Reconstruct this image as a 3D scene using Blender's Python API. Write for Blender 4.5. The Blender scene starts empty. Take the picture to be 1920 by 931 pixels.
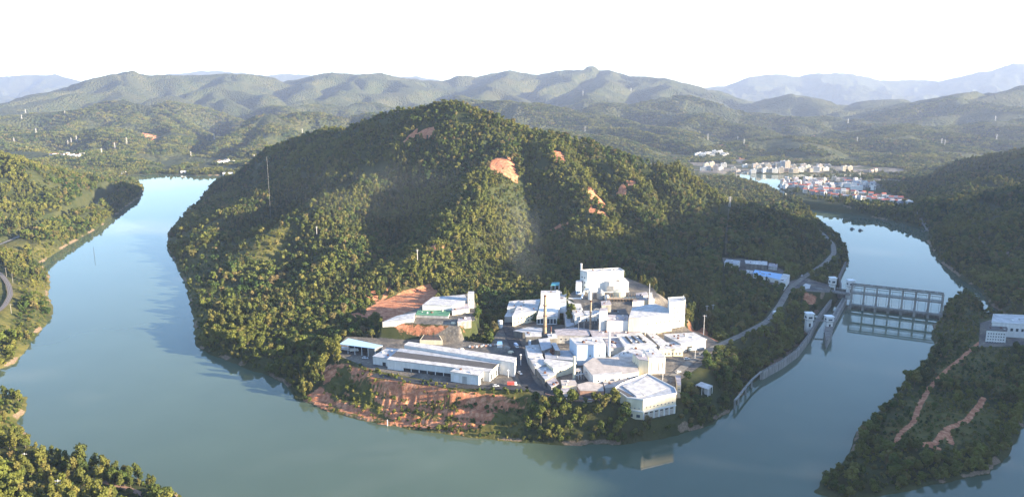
import bpy, bmesh, math, random
import numpy as np
from mathutils import Vector, Matrix
R = math.radians
random.seed(7); rng = np.random.default_rng(7)
S = bpy.context.scene
COL = S.collection

# ------------------------------------------------------------------ camera, sky, sun, exposure
CAMZ = 230.0; PITCH = R(11.56); F = 1371.0
cd = bpy.data.cameras.new('camera'); cam = bpy.data.objects.new('camera', cd); COL.objects.link(cam)
cam.location = (0, 0, CAMZ); cam.rotation_euler = (math.pi/2 - PITCH, 0, 0)
cd.sensor_width = 36; cd.lens = 36*F/1920; cd.clip_start = 1; cd.clip_end = 80000
S.camera = cam
SUN_AZ = math.atan2(0.965, -0.26)          # measured from +Y towards +X
SUN_EL = R(13.5)
SUNV = Vector((math.sin(SUN_AZ)*math.cos(SUN_EL), math.cos(SUN_AZ)*math.cos(SUN_EL), math.sin(SUN_EL)))
W = bpy.data.worlds.new('World'); S.world = W; W.use_nodes = True
nt = W.node_tree; nt.nodes.clear()
out = nt.nodes.new('ShaderNodeOutputWorld'); bg = nt.nodes.new('ShaderNodeBackground')
sky = nt.nodes.new('ShaderNodeTexSky'); sky.sky_type = 'NISHITA'; sky.sun_disc = False
sky.sun_elevation = SUN_EL; sky.sun_rotation = SUN_AZ; sky.altitude = 200
sky.air_density = 1.0; sky.dust_density = 0.25; sky.ozone_density = 3.0
tc = nt.nodes.new('ShaderNodeTexCoord'); mp = nt.nodes.new('ShaderNodeMapping'); mp.inputs['Scale'].default_value = (2.2, 2.2, 16)
nz = nt.nodes.new('ShaderNodeTexNoise'); nz.inputs['Scale'].default_value = 1.5; nz.inputs['Detail'].default_value = 7; nz.inputs['Roughness'].default_value = .55
cr = nt.nodes.new('ShaderNodeValToRGB'); cr.color_ramp.elements[0].position = .56; cr.color_ramp.elements[1].position = .78
cr.color_ramp.elements[1].color = (.3, .3, .3, 1)
mx = nt.nodes.new('ShaderNodeMix'); mx.data_type = 'RGBA'; mx.inputs['B'].default_value = (7.5, 7.8, 8.2, 1)
L = nt.links.new
L(tc.outputs['Generated'], mp.inputs['Vector']); L(mp.outputs[0], nz.inputs['Vector']); L(nz.outputs['Fac'], cr.inputs[0])
L(cr.outputs[0], mx.inputs['Factor']); L(sky.outputs[0], mx.inputs['A']); L(mx.outputs['Result'], bg.inputs['Color'])
bg.inputs['Strength'].default_value = 0.092; L(bg.outputs[0], out.inputs['Surface'])
sd = bpy.data.lights.new('sun', 'SUN'); sun = bpy.data.objects.new('sun', sd); COL.objects.link(sun)
sd.energy = 5.0; sd.angle = R(0.5); sd.color = (1.0, 0.82, 0.58)
sun.rotation_euler = SUNV.to_track_quat('Z', 'Y').to_euler(); sun.location = (0, 0, 3000)
S.view_settings.view_transform = 'Standard'; S.view_settings.look = 'None'
S.view_settings.exposure = 2.48; S.view_settings.gamma = 1; S.view_settings.use_curve_mapping = False
S.cycles.max_bounces = 5; S.cycles.diffuse_bounces = 2; S.cycles.glossy_bounces = 2; S.cycles.volume_bounces = 0
S.cycles.transparent_max_bounces = 4

# ------------------------------------------------------------------ photo pixel -> place in the world
cp, sp = math.cos(PITCH), math.sin(PITCH)
def ray(px, py):
    u = (px-960)/F; v = (465.5-py)/F
    return np.array((u, cp+v*sp, -sp+v*cp))
def P(px, py, z=0.0):
    d = ray(px, py); t = (z-CAMZ)/d[2]; return (d[0]*t, d[1]*t, z)
def PD(px, py, D):
    d = ray(px, py); t = D/d[1]; return (d[0]*t, D, CAMZ+d[2]*t)
def poly(pts, z=0.0): return np.array([P(x, y, z)[:2] for x, y in pts])

# ------------------------------------------------------------------ noise
def _h(ix, iy, s):
    n = (ix.astype(np.int64)*374761393 + iy.astype(np.int64)*668265263 + s*1442695041) & 0xffffffff
    n = ((n ^ (n >> 13))*1274126177) & 0xffffffff
    return ((n ^ (n >> 16)) & 0xffff)/65535.0
def vn(x, y, s=0):
    ix = np.floor(x); iy = np.floor(y); fx = x-ix; fy = y-iy
    fx = fx*fx*fx*(fx*(fx*6-15)+10); fy = fy*fy*fy*(fy*(fy*6-15)+10)
    a = _h(ix, iy, s); b = _h(ix+1, iy, s); c = _h(ix, iy+1, s); d = _h(ix+1, iy+1, s)
    return (a+(b-a)*fx)*(1-fy)+(c+(d-c)*fx)*fy
def fbm(x, y, s=0, o=4, g=.5):
    r = 0; a = 1; t = 0
    for i in range(o):
        ca, sa = math.cos(i*1.3), math.sin(i*1.3)
        r = r+a*vn((x*ca-y*sa)*2**i+i*17.3, (x*sa+y*ca)*2**i-i*9.1, s+i); t += a; a *= g
    return r/t
def ridged(x, y, s=0, o=4):
    r = 0; a = 1; t = 0; w = 1
    for i in range(o):
        ca, sa = math.cos(i*1.1), math.sin(i*1.1)
        n = 1-np.abs(2*vn((x*ca-y*sa)*2**i+i*7.7, (x*sa+y*ca)*2**i+i*3.1, s+i)-1)*1.25
        n = np.clip(n, 0, 1)**1.3
        r = r+a*n*w; t += a; w = np.clip(n*1.4, 0, 1); a *= .5
    return r/t
def sm(a, b, x):
    t = np.clip((x-a)/(b-a), 0, 1); return t*t*(3-2*t)
def smax(a, b, k):
    h = np.clip(.5+.5*(a-b)/k, 0, 1); return b*(1-h)+a*h+k*h*(1-h)
def seg_dist(x, y, pts, vals=None, closed=False):
    """nearest distance to a polyline, value there, and side (inside flag for closed)"""
    n = len(pts); D2 = np.full(x.shape, 1e18); V = np.zeros(x.shape); inside = np.zeros(x.shape, bool)
    for i in range(n if closed else n-1):
        ax, ay = pts[i][:2]; bx, by = pts[(i+1) % n][:2]
        dx, dy = bx-ax, by-ay; L2 = dx*dx+dy*dy+1e-9
        t = np.clip(((x-ax)*dx+(y-ay)*dy)/L2, 0, 1)
        d2 = (x-ax-t*dx)**2+(y-ay-t*dy)**2; m = d2 < D2
        D2 = np.where(m, d2, D2)
        if vals is not None: V = np.where(m, vals[i]+(vals[(i+1) % n]-vals[i])*t, V)
        if closed:
            c = ((ay > y) != (by > y)) & (x < (bx-ax)*(y-ay)/(by-ay+1e-12)+ax); inside ^= c
    return np.sqrt(D2), V, inside
def sdf(x, y, pl):                                   # negative inside
    d, _, i = seg_dist(x, y, pl, closed=True); return np.where(i, -d, d)

# ------------------------------------------------------------------ shores, ridges and levels
RIVER = poly([(225,329),(300,326),(370,329),(440,328),(470,338),(430,347),(395,352),(368,385),(338,412),(316,440),(316,465),(333,500),(350,530),(358,565),(366,600),(368,645),(395,664),(440,680),(500,700),(537,716),(552,745),(600,762),(660,782),(720,795),(790,805),(870,815),(960,827),(1060,832),(1170,832),(1270,815),(1330,795),(1362,775),(1374,756),(1385,745),(1405,718),(1430,697),(1470,668),(1500,643),(1515,620),(1520,600),(1530,585),(1545,570),(1556,555),(1572,530),(1576,512),(1590,490),(1585,460),(1572,448),(1548,430),(1520,400),(1508,390),(1480,375),(1440,352),(1400,341),(1370,330),(1380,323),(1450,326.5),(1560,327),(1640,325),(1652,330),(1600,334),(1560,333),(1500,335),(1465,343),(1458,350),(1480,365),(1520,385),(1560,393),(1640,408),(1700,420),(1742,432),(1740,455),(1765,492),(1800,520),(1840,545),(1870,580),(1885,590),(1960,600),(2050,610),(2100,700),(2050,800),(2100,931),(2100,1100),(400,1100),(350,945),(335,930),(300,915),(240,895),(160,875),(100,858),(55,835),(45,815),(25,790),(45,770),(45,745),(0,742),(-60,715),(0,690),(25,682),(55,640),(92,598),(96,575),(88,555),(92,520),(75,495),(100,475),(130,458),(190,423),(240,385),(262,370),(270,352),(255,340),(225,334)])
ISLE = poly([(1775,572),(1762,600),(1748,622),(1752,645),(1745,668),(1715,700),(1690,725),(1660,765),(1612,808),(1590,860),(1545,900),(1535,922),(1575,934),(1620,930),(1700,918),(1780,898),(1850,885),(1890,840),(1915,790),(1925,740),(1930,690),(1935,650),(2000,640),(2000,600),(1930,598),(1880,600),(1845,590),(1830,568),(1800,557)])
def C3(l): return [PD(*p) for p in l]
NEAR = [   # (ridge line, fall per metre)
 (C3([(385,352,1960),(430,325,1900),(480,290,1800),(560,247,1650),(620,228,1550),(700,216,1450),(740,192,1400),(800,176,1350),(870,173,1320),(930,203,1290),(1000,230,1275),(1080,252,1270),(1150,266,1255),(1200,279,1245),(1260,304,1230),(1320,320,1215),(1400,349,1200),(1450,369,1195),(1500,397,1190),(1545,430,1195)]), .84),
 (C3([(880,190,1320),(960,240,1260),(945,285,1160),(910,305,1110),(870,365,1020),(825,440,930),(785,495,865)]), .80),
 (C3([(825,440,930),(740,500,860),(640,560,780)]), .5),
 (C3([(1020,236,1270),(1050,275,1180),(1100,330,1090),(1120,400,1000),(1140,455,930)]), .80),
 (C3([(1110,258,1265),(1180,320,1150),(1210,380,1060)]), .8),
 (C3([(1260,304,1230),(1300,370,1110),(1330,430,1000),(1340,480,920)]), .75),
 (C3([(1400,349,1200),(1430,420,1080),(1440,470,980)]), .75),
 (C3([(740,196,1400),(700,290,1250),(600,380,1100),(500,440,1000),(420,505,910)]), .6),
 (C3([(620,228,1550),(520,330,1350),(420,400,1200)]), .6),
 (C3([(600,380,1100),(640,470,930),(600,520,840)]), .5),
 (C3([(-260,225,1450),(-120,240,1420),(0,264,1450),(80,290,1500),(130,308,1580),(190,331,1700),(250,352,1850)]), .42),
 (C3([(2250,235,1500),(2100,255,1600),(2000,262,1680),(1920,272,1750),(1850,272,1800),(1800,279,1850),(1740,290,1930),(1700,308,2000),(1655,330,2080)]), .40),
 (C3([(1920,272,1750),(1850,330,1550),(1800,390,1380)]), .40),
 (C3([(2100,255,1600),(2000,370,1330),(1930,450,1130)]), .42),
]
FAR = [    # (crest, half width)
 (C3([(-200,230,6000),(-60,215,6200),(30,194,6300),(100,168,6400),(160,152,6500),(235,132,6600),(290,139,6700),(350,139,6900),(440,135,7000),(470,143,7100),(530,151,7300),(560,146,7300),(620,134,7400),(660,136,7400),(710,135,7500),(760,146,7600),(825,150,7800),(870,139,7900),(900,141,7900),(965,129,8000),(1010,139,8000),(1050,131,8000),(1090,129,7900),(1140,129,7800),(1180,141,7600),(1240,144,7400),(1300,161,7200),(1350,176,7000),(1400,193,6900),(1450,206,6800)]), 2300),
 (C3([(235,132,6600),(215,175,5600),(150,215,4700)]), 900), (C3([(440,135,7000),(400,175,5900),(330,215,5000)]), 900),
 (C3([(660,136,7400),(640,175,6000),(560,200,5000)]), 950), (C3([(965,129,8000),(920,165,6500),(860,190,5400)]), 900),
 (C3([(1140,129,7800),(1130,165,6400),(1080,190,5500)]), 900), (C3([(1240,144,7400),(1250,170,6300)]), 800),
 (C3([(1090,205,4700),(1160,201,4700),(1240,180,4800),(1290,177,4800),(1340,192,4700),(1400,207,4600),(1450,227,4500)]), 1000),
 (C3([(1270,235,3900),(1340,212,4000),(1400,236,3900),(1470,252,3800),(1540,263,3700)]), 750),
 (C3([(1410,200,6500),(1480,174,6500),(1540,182,6500),(1600,197,6400),(1640,186,6300),(1660,184,6300),(1700,188,6300),(1740,196,6200),(1770,201,6100)]), 1300),
 (C3([(2200,120,5200),(2050,135,5100),(1920,162,5000),(1860,174,4900),(1800,187,4800),(1740,202,4700),(1690,217,4600),(1640,228,4500)]), 1500),
 (C3([(1540,262,3600),(1600,250,3500),(1650,245,3500),(1700,245,3500),(1760,257,3400),(1790,262,3400)]), 600),
 (C3([(1780,250,3900),(1850,239,3800),(1900,242,3700),(1990,225,3700),(2100,230,3700)]), 750),
 (C3([(1430,268,3100),(1500,268,3100),(1560,275,3050),(1600,287,3000),(1640,302,2950)]), 480),
 (C3([(1610,292,3300),(1660,284,3300),(1720,296,3200),(1790,305,3100)]), 420),
 (C3([(1060,240,3500),(1170,237,3400),(1240,252,3200),(1300,272,3000),(1330,290,2900)]), 700),
 (C3([(880,195,4200),(960,183,4100),(1000,192,4000),(1060,212,3900),(1110,218,3800)]), 800),
 (C3([(1250,262,3700),(1330,262,3600),(1420,266,3500)]), 500),
 (C3([(1390,300,2850),(1400,285,2950),(1425,280,3000)]), 260),
 (C3([(-60,235,4300),(70,221,4200),(130,206,4200),(200,187,4300),(240,184,4300),(300,201,4100),(350,230,3900),(390,248,3700)]), 1000),
 (C3([(190,200,4200),(130,235,3600),(60,265,3100)]), 560), (C3([(260,200,4200),(230,240,3500),(170,270,3000)]), 520),
 (C3([(300,215,4000),(330,250,3300),(300,275,2900)]), 440),
 (C3([(320,205,5200),(350,195,5200),(400,215,5100),(430,226,5000)]), 700),
 (C3([(390,190,5500),(412,180,5500),(450,198,5400),(490,212,5300)]), 750),
 (C3([(700,190,5400),(620,200,5200),(560,212,4800)]), 800),
 (C3([(350,296,2750),(380,288,2850),(420,252,3100),(480,222,3400),(510,209,3500),(550,222,3500),(580,209,3600),(615,212,3600),(660,220,3600)]), 700),
 (C3([(510,209,3500),(500,245,3100),(450,275,2750)]), 450),
 (C3([(150,285,2750),(180,280,2750),(230,277,2750),(290,287,2700)]), 330),
 (C3([(320,292,2700),(360,287,2700),(400,299,2650)]), 240),
 (C3([(-300,140,14500),(-100,145,14500),(0,143,14000),(40,141,14000),(100,138,14000),(140,149,13500)]), 4200),
 (C3([(200,150,15000),(300,138,15000),(380,132,15000),(430,134,15000),(500,141,15000),(560,139,15000),(600,143,15000),(780,143,15000),(820,147,15000)]), 4000),
 (C3([(1250,178,12500),(1320,166,12500),(1360,161,12500),(1400,146,12500),(1440,139,12500),(1500,143,12500),(1520,138,12500),(1590,135,12500),(1650,149,12500),(1710,146,12500),(1760,151,12300),(1790,143,12200),(1860,131,12000),(1900,117,12000),(1925,118,12000),(2100,110,12000),(2300,140,12000)]), 3600),
]
UX, UY = math.sin(SUN_AZ), math.cos(SUN_AZ)
def uw(u, w, z): return (u*UX-w*UY, u*UY+w*UX, z)
BACK = [([uw(1150, -900, 140), uw(1150, -300, 225), uw(1150, 150, 275), uw(1150, 480, 302), uw(1150, 620, 292), uw(1150, 900, 360), uw(1150, 1240, 345), uw(1250, 1500, 250), uw(1400, 1900, 170), uw(1600, 2300, 90)], 900),
        ([(-900, -900, 120), (-1100, 0, 220), (-1200, 700, 200), (-1350, 1300, 170)], 700), ([(-500, -1500, 160), (600, -1600, 220)], 800)]
LEVELS = [  # (outline, level, feather)
 (poly([(628,655),(640,668),(700,693),(860,722),(1000,732),(1040,748),(1160,752),(1185,745),(1260,722),(1335,670),(1345,640),(1310,622),(1235,612),(1180,608),(1100,612),(1000,604),(950,600),(932,622),(920,645),(860,636),(760,636),(650,630)], 20), 20.0, 16),
 (poly([(1075,600),(1180,611),(1285,600),(1292,575),(1280,562),(1225,560),(1075,566)], 28), 28.0, 9),
 (poly([(1060,556),(1100,530),(1175,520),(1225,540),(1235,556),(1180,566),(1080,566)], 34), 34.0, 12),
 (poly([(716,604),(745,592),(795,572),(812,556),(885,549),(893,575),(890,600),(860,610),(790,606)], 33), 33.0, 6),
 (poly([(1345,480),(1400,484),(1450,492),(1485,510),(1470,545),(1405,520),(1350,500)], 18), 18.0, 20),
 (poly([(1483,545),(1475,528),(1515,522),(1560,535),(1555,548),(1520,546)], 14), 14.0, 12),
 (poly([(1168,768),(1205,788),(1275,774),(1275,742),(1180,748)], 11), 11.0, 9),
 (poly([(1490,372),(1505,352),(1640,350),(1708,380),(1700,396),(1620,388),(1540,380)], 14), 14.0, 30),
 (poly([(1835,650),(1838,605),(1860,598),(1990,604),(1990,645)], 6), 6.0, 14),
]
BENCH = poly([(655,690),(700,700),(850,728),(985,738),(990,770),(955,815),(860,805),(720,785),(640,760),(600,730)], 10)
TOWNFLAT = poly([(1290,325),(1290,300),(1380,300),(1560,308),(1700,318),(1700,400),(1560,392),(1458,350),(1460,328)], 4)
roads3 = {
 'yard_road': ([(948,603,20),(957,622,20),(966,645,20),(974,668,20),(980,695,20),(990,722,20),(1015,738,20),(1060,747,20),(1130,748,20),(1165,738,20)], 9),
 'shed_road': ([(700,702,20),(760,712,20),(850,724,20),(920,725,20),(990,728,20)], 7),
 'lock_road': ([(1262,705,20),(1300,672,20),(1340,650,20),(1385,630,19),(1440,602,18),(1462,572,17),(1480,540,15),(1510,517,15),(1545,495,15),(1564,475,15),(1562,458,15),(1545,440,16),(1525,425,16)], 7),
 'far_bank_road': ([(-40,470,17),(0,458,17),(40,441,17),(90,420,17),(150,400,17),(200,372,17),(222,356,16)], 7),
}
# ------------------------------------------------------------------ far hills: worn down by running water on a coarse grid
EX0, EY0, EDX, ENX, ENY = -7400.0, 2000.0, 38.0, 400, 196
def erode():
    gx = EX0+np.arange(ENX)*EDX; gy = EY0+np.arange(ENY)*EDX; X, Y = np.meshgrid(gx, gy)
    env = np.zeros(X.shape); cr_ = []
    for pts, Wd in FAR:
        if pts[0][1] > 10000: continue
        d, z, _ = seg_dist(X, Y, pts, [q[2] for q in pts]); env = np.maximum(env, z*np.clip(1-d/(Wd*1.05), 0, 1)**.9)
        for a, b in zip(pts, pts[1:]):
            n = max(1, int(math.dist(a[:2], b[:2])/120)); cr_ += [[a[k]+(b[k]-a[k])*j/n for k in range(3)] for j in range(n)]
    low = (sdf(X, Y, RIVER) < 60) | (sdf(X, Y, TOWNFLAT) < 40)
    for line in ([(380,316),(372,290),(385,262)],):
        d, _, _ = seg_dist(X, Y, [P(*q, 8)[:2] for q in line]); low |= d < 90
    fix = low.copy(); fix[0, :] = fix[-1, :] = True; fix[:, 0] = fix[:, -1] = True
    r_ = np.random.default_rng(3); U = (.42*env+95)*(.45+1.1*fbm(X/700, Y/700, 301, 3)); h = U*.3+r_.uniform(0, 3, X.shape)+6*fbm(X/200, Y/200, 303, 3); base = np.where(low, 5.0, 12.0)
    h[fix] = base[fix]; n = h.size; ny, nx = h.shape; idx = np.arange(n).reshape(ny, nx); K = .13; dt = 1.0
    offs = [(-1, 0, 1), (1, 0, 1), (0, -1, 1), (0, 1, 1), (-1, -1, 1.4142), (-1, 1, 1.4142), (1, -1, 1.4142), (1, 1, 1.4142)]
    fx = fix.ravel()
    for it in range(110):
        best = np.zeros(h.shape); rec = idx.copy(); dist = np.ones(h.shape); hp = np.pad(h, 1, constant_values=1e9)
        for dy, dx, l in offs:
            nb = hp[1+dy:1+dy+ny, 1+dx:1+dx+nx]; s = (h-nb)/l; m = (s > best); best = np.where(m, s, best); rec = np.where(m, np.clip(idx+dy*nx+dx, 0, n-1), rec); dist = np.where(m, l, dist)
        recf = rec.ravel(); recl = recf.tolist(); order = np.argsort(h.ravel(), kind='stable'); A = [1.0]*n; ol = order.tolist()
        for i in reversed(ol):
            q = recl[i]
            if q != i: A[q] += A[i]
        c = (K*dt*np.array(A)**.8/dist.ravel()); hn = (h.ravel()+U.ravel()*dt*.08); hn = np.where(fx, base.ravel(), hn); cl = c.tolist(); hl = hn.tolist(); fl = fx.tolist()
        for i in ol:
            q = recl[i]
            if q != i and not fl[i]:
                v = (hl[i]+cl[i]*hl[q])/(1+cl[i])
                hl[i] = v
        h = np.array(hl).reshape(ny, nx)
        for _ in range(2): hp = np.pad(h, 1, mode='edge'); h = np.where(fix, h, h+.2*(hp[:-2, 1:-1]+hp[2:, 1:-1]+hp[1:-1, :-2]+hp[1:-1, 2:]-4*h))
    bl = h.copy()
    for _ in range(40): hp = np.pad(bl, 1, mode='edge'); bl = bl+.2*(hp[:-2, 1:-1]+hp[2:, 1:-1]+hp[1:-1, :-2]+hp[1:-1, 2:]-4*bl)
    h = np.where(fix, h, np.maximum(h+2.3*(h-bl), 6))
    # bring the crests to their measured heights
    cr_ = np.array([q for q in cr_ if EX0 < q[0] < gx[-1] and EY0 < q[1] < gy[-1]])
    jx = np.clip(((cr_[:, 0]-EX0)/EDX).astype(int), 4, nx-5); jy = np.clip(((cr_[:, 1]-EY0)/EDX).astype(int), 4, ny-5)
    loc = np.array([h[b-4:b+5, a-4:a+5].max() for a, b in zip(jx, jy)]); ra = np.clip(cr_[:, 2]/np.maximum(loc, 5), .25, 5)
    num = np.zeros(h.shape); den = np.zeros(h.shape)
    for (cx, cy, _), q in zip(cr_, ra):
        w = 1/((X-cx)**2+(Y-cy)**2+250**2)**1.5; num += w*q; den += w
    print('eroded', h.max(), ra.min(), np.median(ra), ra.max())
    h = h*np.clip(num/den, .25, 5); cap = env*1.0+30; k = np.clip(.5+.5*(h-cap)/30, 0, 1); return h*(1-k)+cap*k-30*k*(1-k)
ERO = erode()
def ero_at(x, y):
    fx = np.clip((x-EX0)/EDX, 1, ENX-2.01); fy = np.clip((y-EY0)/EDX, 1, ENY-2.01); ix = fx.astype(int); iy = fy.astype(int); a = fx-ix; b = fy-iy
    def c(t): return [((-.5*t+1)*t-.5)*t, (1.5*t-2.5)*t*t+1, ((-1.5*t+2)*t+.5)*t, (.5*t-.5)*t*t]
    ca, cb = c(a), c(b); r_ = 0
    for j in range(4):
        for i in range(4): r_ = r_+ERO[iy+j-1, ix+i-1]*ca[i]*cb[j]
    edge = np.minimum.reduce([sm(0, 900, x-EX0), sm(0, 900, EX0+ENX*EDX-x), sm(0, 200, y-EY0), sm(0, 900, EY0+ENY*EDX-y)])
    return r_*edge
def height(x, y):
    r = np.hypot(x, y)
    wx = (fbm(x/320, y/320, 11, 3)-.5); wy = (fbm(x/320, y/320, 31, 3)-.5)
    xw = x+wx*60; yw = y+wy*60
    near = np.full(x.shape, -60.0)
    for pts, s in NEAR:
        xs = [p[0] for p in pts]; ys = [p[1] for p in pts]; M = 460
        m = (x > min(xs)-M) & (x < max(xs)+M) & (y > min(ys)-M) & (y < max(ys)+M)
        if not m.any(): continue
        d, z, _ = seg_dist(xw[m], yw[m], pts, [p[2] for p in pts])
        hh = z-3-s*np.where(d < 30, d*d/60, d-15)*(1+.0006*d)
        near[m] = smax(near[m], hh, 14)
    g = ridged(x/210, y/210, 5, 4)
    near = near-(1-g)*36*sm(5, 90, near)+4*(fbm(x/60, y/60, 9, 3)-.5)
    far = np.zeros(x.shape)
    amp = sm(1500, 6000, r)
    xf = x+wx*(90+160*amp)+(fbm(x/1400, y/1400, 71, 2)-.5)*380*amp; yf = y+wy*(90+160*amp)+(fbm(x/1400, y/1400, 81, 2)-.5)*380*amp
    q = ridged(xf/520, yf/520, 15, 4); q2 = ridged(xf/1100, yf/1100, 45, 4)
    far = np.maximum(far, ero_at(x+wx*40, y+wy*40))
    for pts, Wd in FAR+BACK:
        xs = [p[0] for p in pts]; ys = [p[1] for p in pts]; M = Wd*1.6
        m = (x > min(xs)-M) & (x < max(xs)+M) & (y > min(ys)-M) & (y < max(ys)+M)
        if not m.any(): continue
        d, z, _ = seg_dist(.5*x[m]+.5*xf[m] if Wd < 3000 else x[m], .5*y[m]+.5*yf[m] if Wd < 3000 else y[m], pts, [p[2] for p in pts])
        if 2400 < pts[0][1] < 10000:
            far[m] = smax(far[m], z-4-(.60 if pts[0][1] < 4600 else .5)*np.sqrt(d*d+250)*(.45+1.1*q[m])-.0005*d*d, 6); continue
        t = d/Wd
        e = np.where(t < 1, (1-t)**1.25, 0)*(1-.15*t)
        ends = np.minimum(1, e)
        qq = np.clip(((q[m] if Wd < 1200 else (.45*q[m]+.55*q2[m]))-.12)/.62, 0, 1)
        hh = z*ends*(1-.80*sm(-.02, .36, t)*(1-qq))+z*.07*(qq-.6)
        far[m] = smax(far[m], hh, 9)
    far = far+(9*(ridged(xf/210, yf/210, 215, 2)-.45)+8*(fbm(x/70, y/70, 219, 2)-.5))*sm(20, 110, far)*sm(2100, 2800, r)*sm(11500, 9000, r)
    h = smax(near, far, 12)
    dr = sdf(x, y, RIVER); di = sdf(x, y, ISLE)
    d = np.where(di < 40, np.maximum(np.minimum(dr, 1e9), -di), dr)
    d = np.where(di < 0, -di, np.where(dr > 0, dr, -np.minimum(-dr, np.maximum(di, .01))))
    d = d+(fbm(x/14, y/14, 3, 3)-.5)*5*sm(60, 0, np.abs(d))
    floor = 1.0+7*sm(4, 55, d)+3*fbm(x/120, y/120, 8, 3)*sm(20, 120, d)
    fg = sm(-60, -170, x)*sm(640, 420, y)                 # nearest bank
    floor = floor+10*fg*sm(8, 60, d)
    lb = sm(-330, -480, x)*sm(500, 650, y)*sm(1900, 1500, y)
    floor = floor+11*lb*sm(2, 40, d)
    h = np.maximum(h, floor)+2.0*(fbm(x/35, y/35, 4, 3)-.5)*sm(5, 40, d)
    cap = -6+6*sm(-14, 0, d)+.9+np.maximum(d, 0)*.72+np.where(d < 0, d*.4, 0)
    h = np.minimum(h, np.maximum(cap, -8))
    pl0 = LEVELS[0][0]; m = (x > pl0[:, 0].min()-70) & (x < pl0[:, 0].max()+70) & (y > pl0[:, 1].min()-70) & (y < pl0[:, 1].max()+30)
    if m.any():                                        # even fall from the yard edge down to the shore
        s = np.maximum(sdf(x[m], y[m], pl0), 0); dd = np.maximum(d[m], 0); v = 19.5*dd/(dd+s+.5); w = sm(70, 45, s)*sm(640, 560, y[m]); h[m] = h[m]*(1-w)+np.where(dd > .2, v, h[m])*w
    m = (np.abs(x-(-120)) < 260) & (np.abs(y-520) < 120)
    if m.any():
        s = sdf(x[m], y[m], BENCH); w = sm(6, -6, s); hb = h[m]
        k = 4.9; hq = hb+1.6*(fbm(x[m]/40, y[m]/40, 12, 2)-.5); f_ = hq/k-np.floor(hq/k); tb = (np.floor(hq/k)+sm(.55, .97, f_))*k
        rill = np.abs(vn(x[m]/2.6+fbm(x[m]/25, y[m]/25, 6, 2)*5, y[m]/60, 77)-.5)*2
        h[m] = np.where(hb > 1.2, np.maximum(hb*(1-w)+(tb-1.3*(1-rill)**2*sm(1, 5, hb))*w, 1.2), hb)
    m = (y > 1800) & (y < 3400) & (x > 300)
    if m.any():
        s = sdf(x[m], y[m], TOWNFLAT); w = sm(120, 0, s)*sm(0, 25, d[m]); h[m] = h[m]*(1-w)+np.minimum(h[m], 7)*w
    for pl, z, f in LEVELS:
        m = (x > pl[:, 0].min()-60) & (x < pl[:, 0].max()+60) & (y > pl[:, 1].min()-60) & (y < pl[:, 1].max()+60)
        if not m.any(): continue
        s = sdf(x[m], y[m], pl); w = sm(f, 0, s); h[m] = h[m]*(1-w)+z*w
    for nm, (pts, wd) in roads3.items():
        pw = [P(*p) for p in pts]; xs = [p[0] for p in pw]; ys = [p[1] for p in pw]
        m = (x > min(xs)-40) & (x < max(xs)+40) & (y > min(ys)-40) & (y < max(ys)+40)
        if not m.any(): continue
        dd, z, _ = seg_dist(x[m], y[m], pw, [p[2] for p in pw])
        w = sm(wd*.5+9, wd*.5+1.5, dd); h[m] = h[m]*(1-w)+(z-.25)*w
    return h, d

# ------------------------------------------------------------------ helpers for objects
def link(name, me, parent=None):
    o = bpy.data.objects.new(name, me); COL.objects.link(o)
    if parent is not None: o.parent = parent
    return o
def mesh_np(name, co, faces, mats=(), smooth=False):
    me = bpy.data.meshes.new(name); co = np.asarray(co, np.float32); faces = np.asarray(faces, np.int32)
    k = faces.shape[1]; me.vertices.add(len(co)); me.vertices.foreach_set('co', co.ravel())
    me.loops.add(faces.size); me.loops.foreach_set('vertex_index', faces.ravel())
    me.polygons.add(len(faces)); me.polygons.foreach_set('loop_start', np.arange(len(faces), dtype=np.int32)*k)
    me.polygons.foreach_set('loop_total', np.full(len(faces), k, np.int32))
    if smooth: me.polygons.foreach_set('use_smooth', np.ones(len(faces), bool))
    for m in mats: me.materials.append(m)
    me.update(calc_edges=True); return me

# ------------------------------------------------------------------ materials
def newmat(name):
    m = bpy.data.materials.new(name); m.use_nodes = True; t = m.node_tree; b = t.nodes['Principled BSDF']
    return m, t, b
def nd(t, k, **kw):
    n = t.nodes.new(k)
    for a, v in kw.items(): setattr(n, a, v)
    return n
def noise(t, scale, detail=4, rough=.6, vec=None):
    n = nd(t, 'ShaderNodeTexNoise'); n.inputs['Scale'].default_value = scale; n.inputs['Detail'].default_value = detail
    n.inputs['Roughness'].default_value = rough
    if vec is not None: t.links.new(vec, n.inputs['Vector'])
    return n.outputs['Fac']
def ramp(t, fac, stops):
    n = nd(t, 'ShaderNodeValToRGB'); e = n.color_ramp.elements
    while len(e) < len(stops): e.new(.5)
    for i, (p, c) in enumerate(stops):
        e[i].position = p; e[i].color = (*c, 1) if len(c) == 3 else c
    t.links.new(fac, n.inputs[0]); return n.outputs[0]
def mixc(t, f, a, b, mode='MIX'):
    n = nd(t, 'ShaderNodeMix', data_type='RGBA', blend_type=mode)
    for k, v in (('Factor', f), ('A', a), ('B', b)):
        if isinstance(v, (int, float)): n.inputs[k].default_value = v
        elif isinstance(v, tuple): n.inputs[k].default_value = (*v, 1)
        else: t.links.new(v, n.inputs[k])
    return n.outputs['Result']
def pos(t): return nd(t, 'ShaderNodeNewGeometry').outputs['Position']
def attr(t, name): return nd(t, 'ShaderNodeAttribute', attribute_name=name).outputs['Fac']
def bump(t, b, fac, dist, strength=1.0):
    n = nd(t, 'ShaderNodeBump'); n.inputs['Distance'].default_value = dist; n.inputs['Strength'].default_value = strength
    t.links.new(fac, n.inputs['Height']); t.links.new(n.outputs[0], b.inputs['Normal'])
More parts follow.
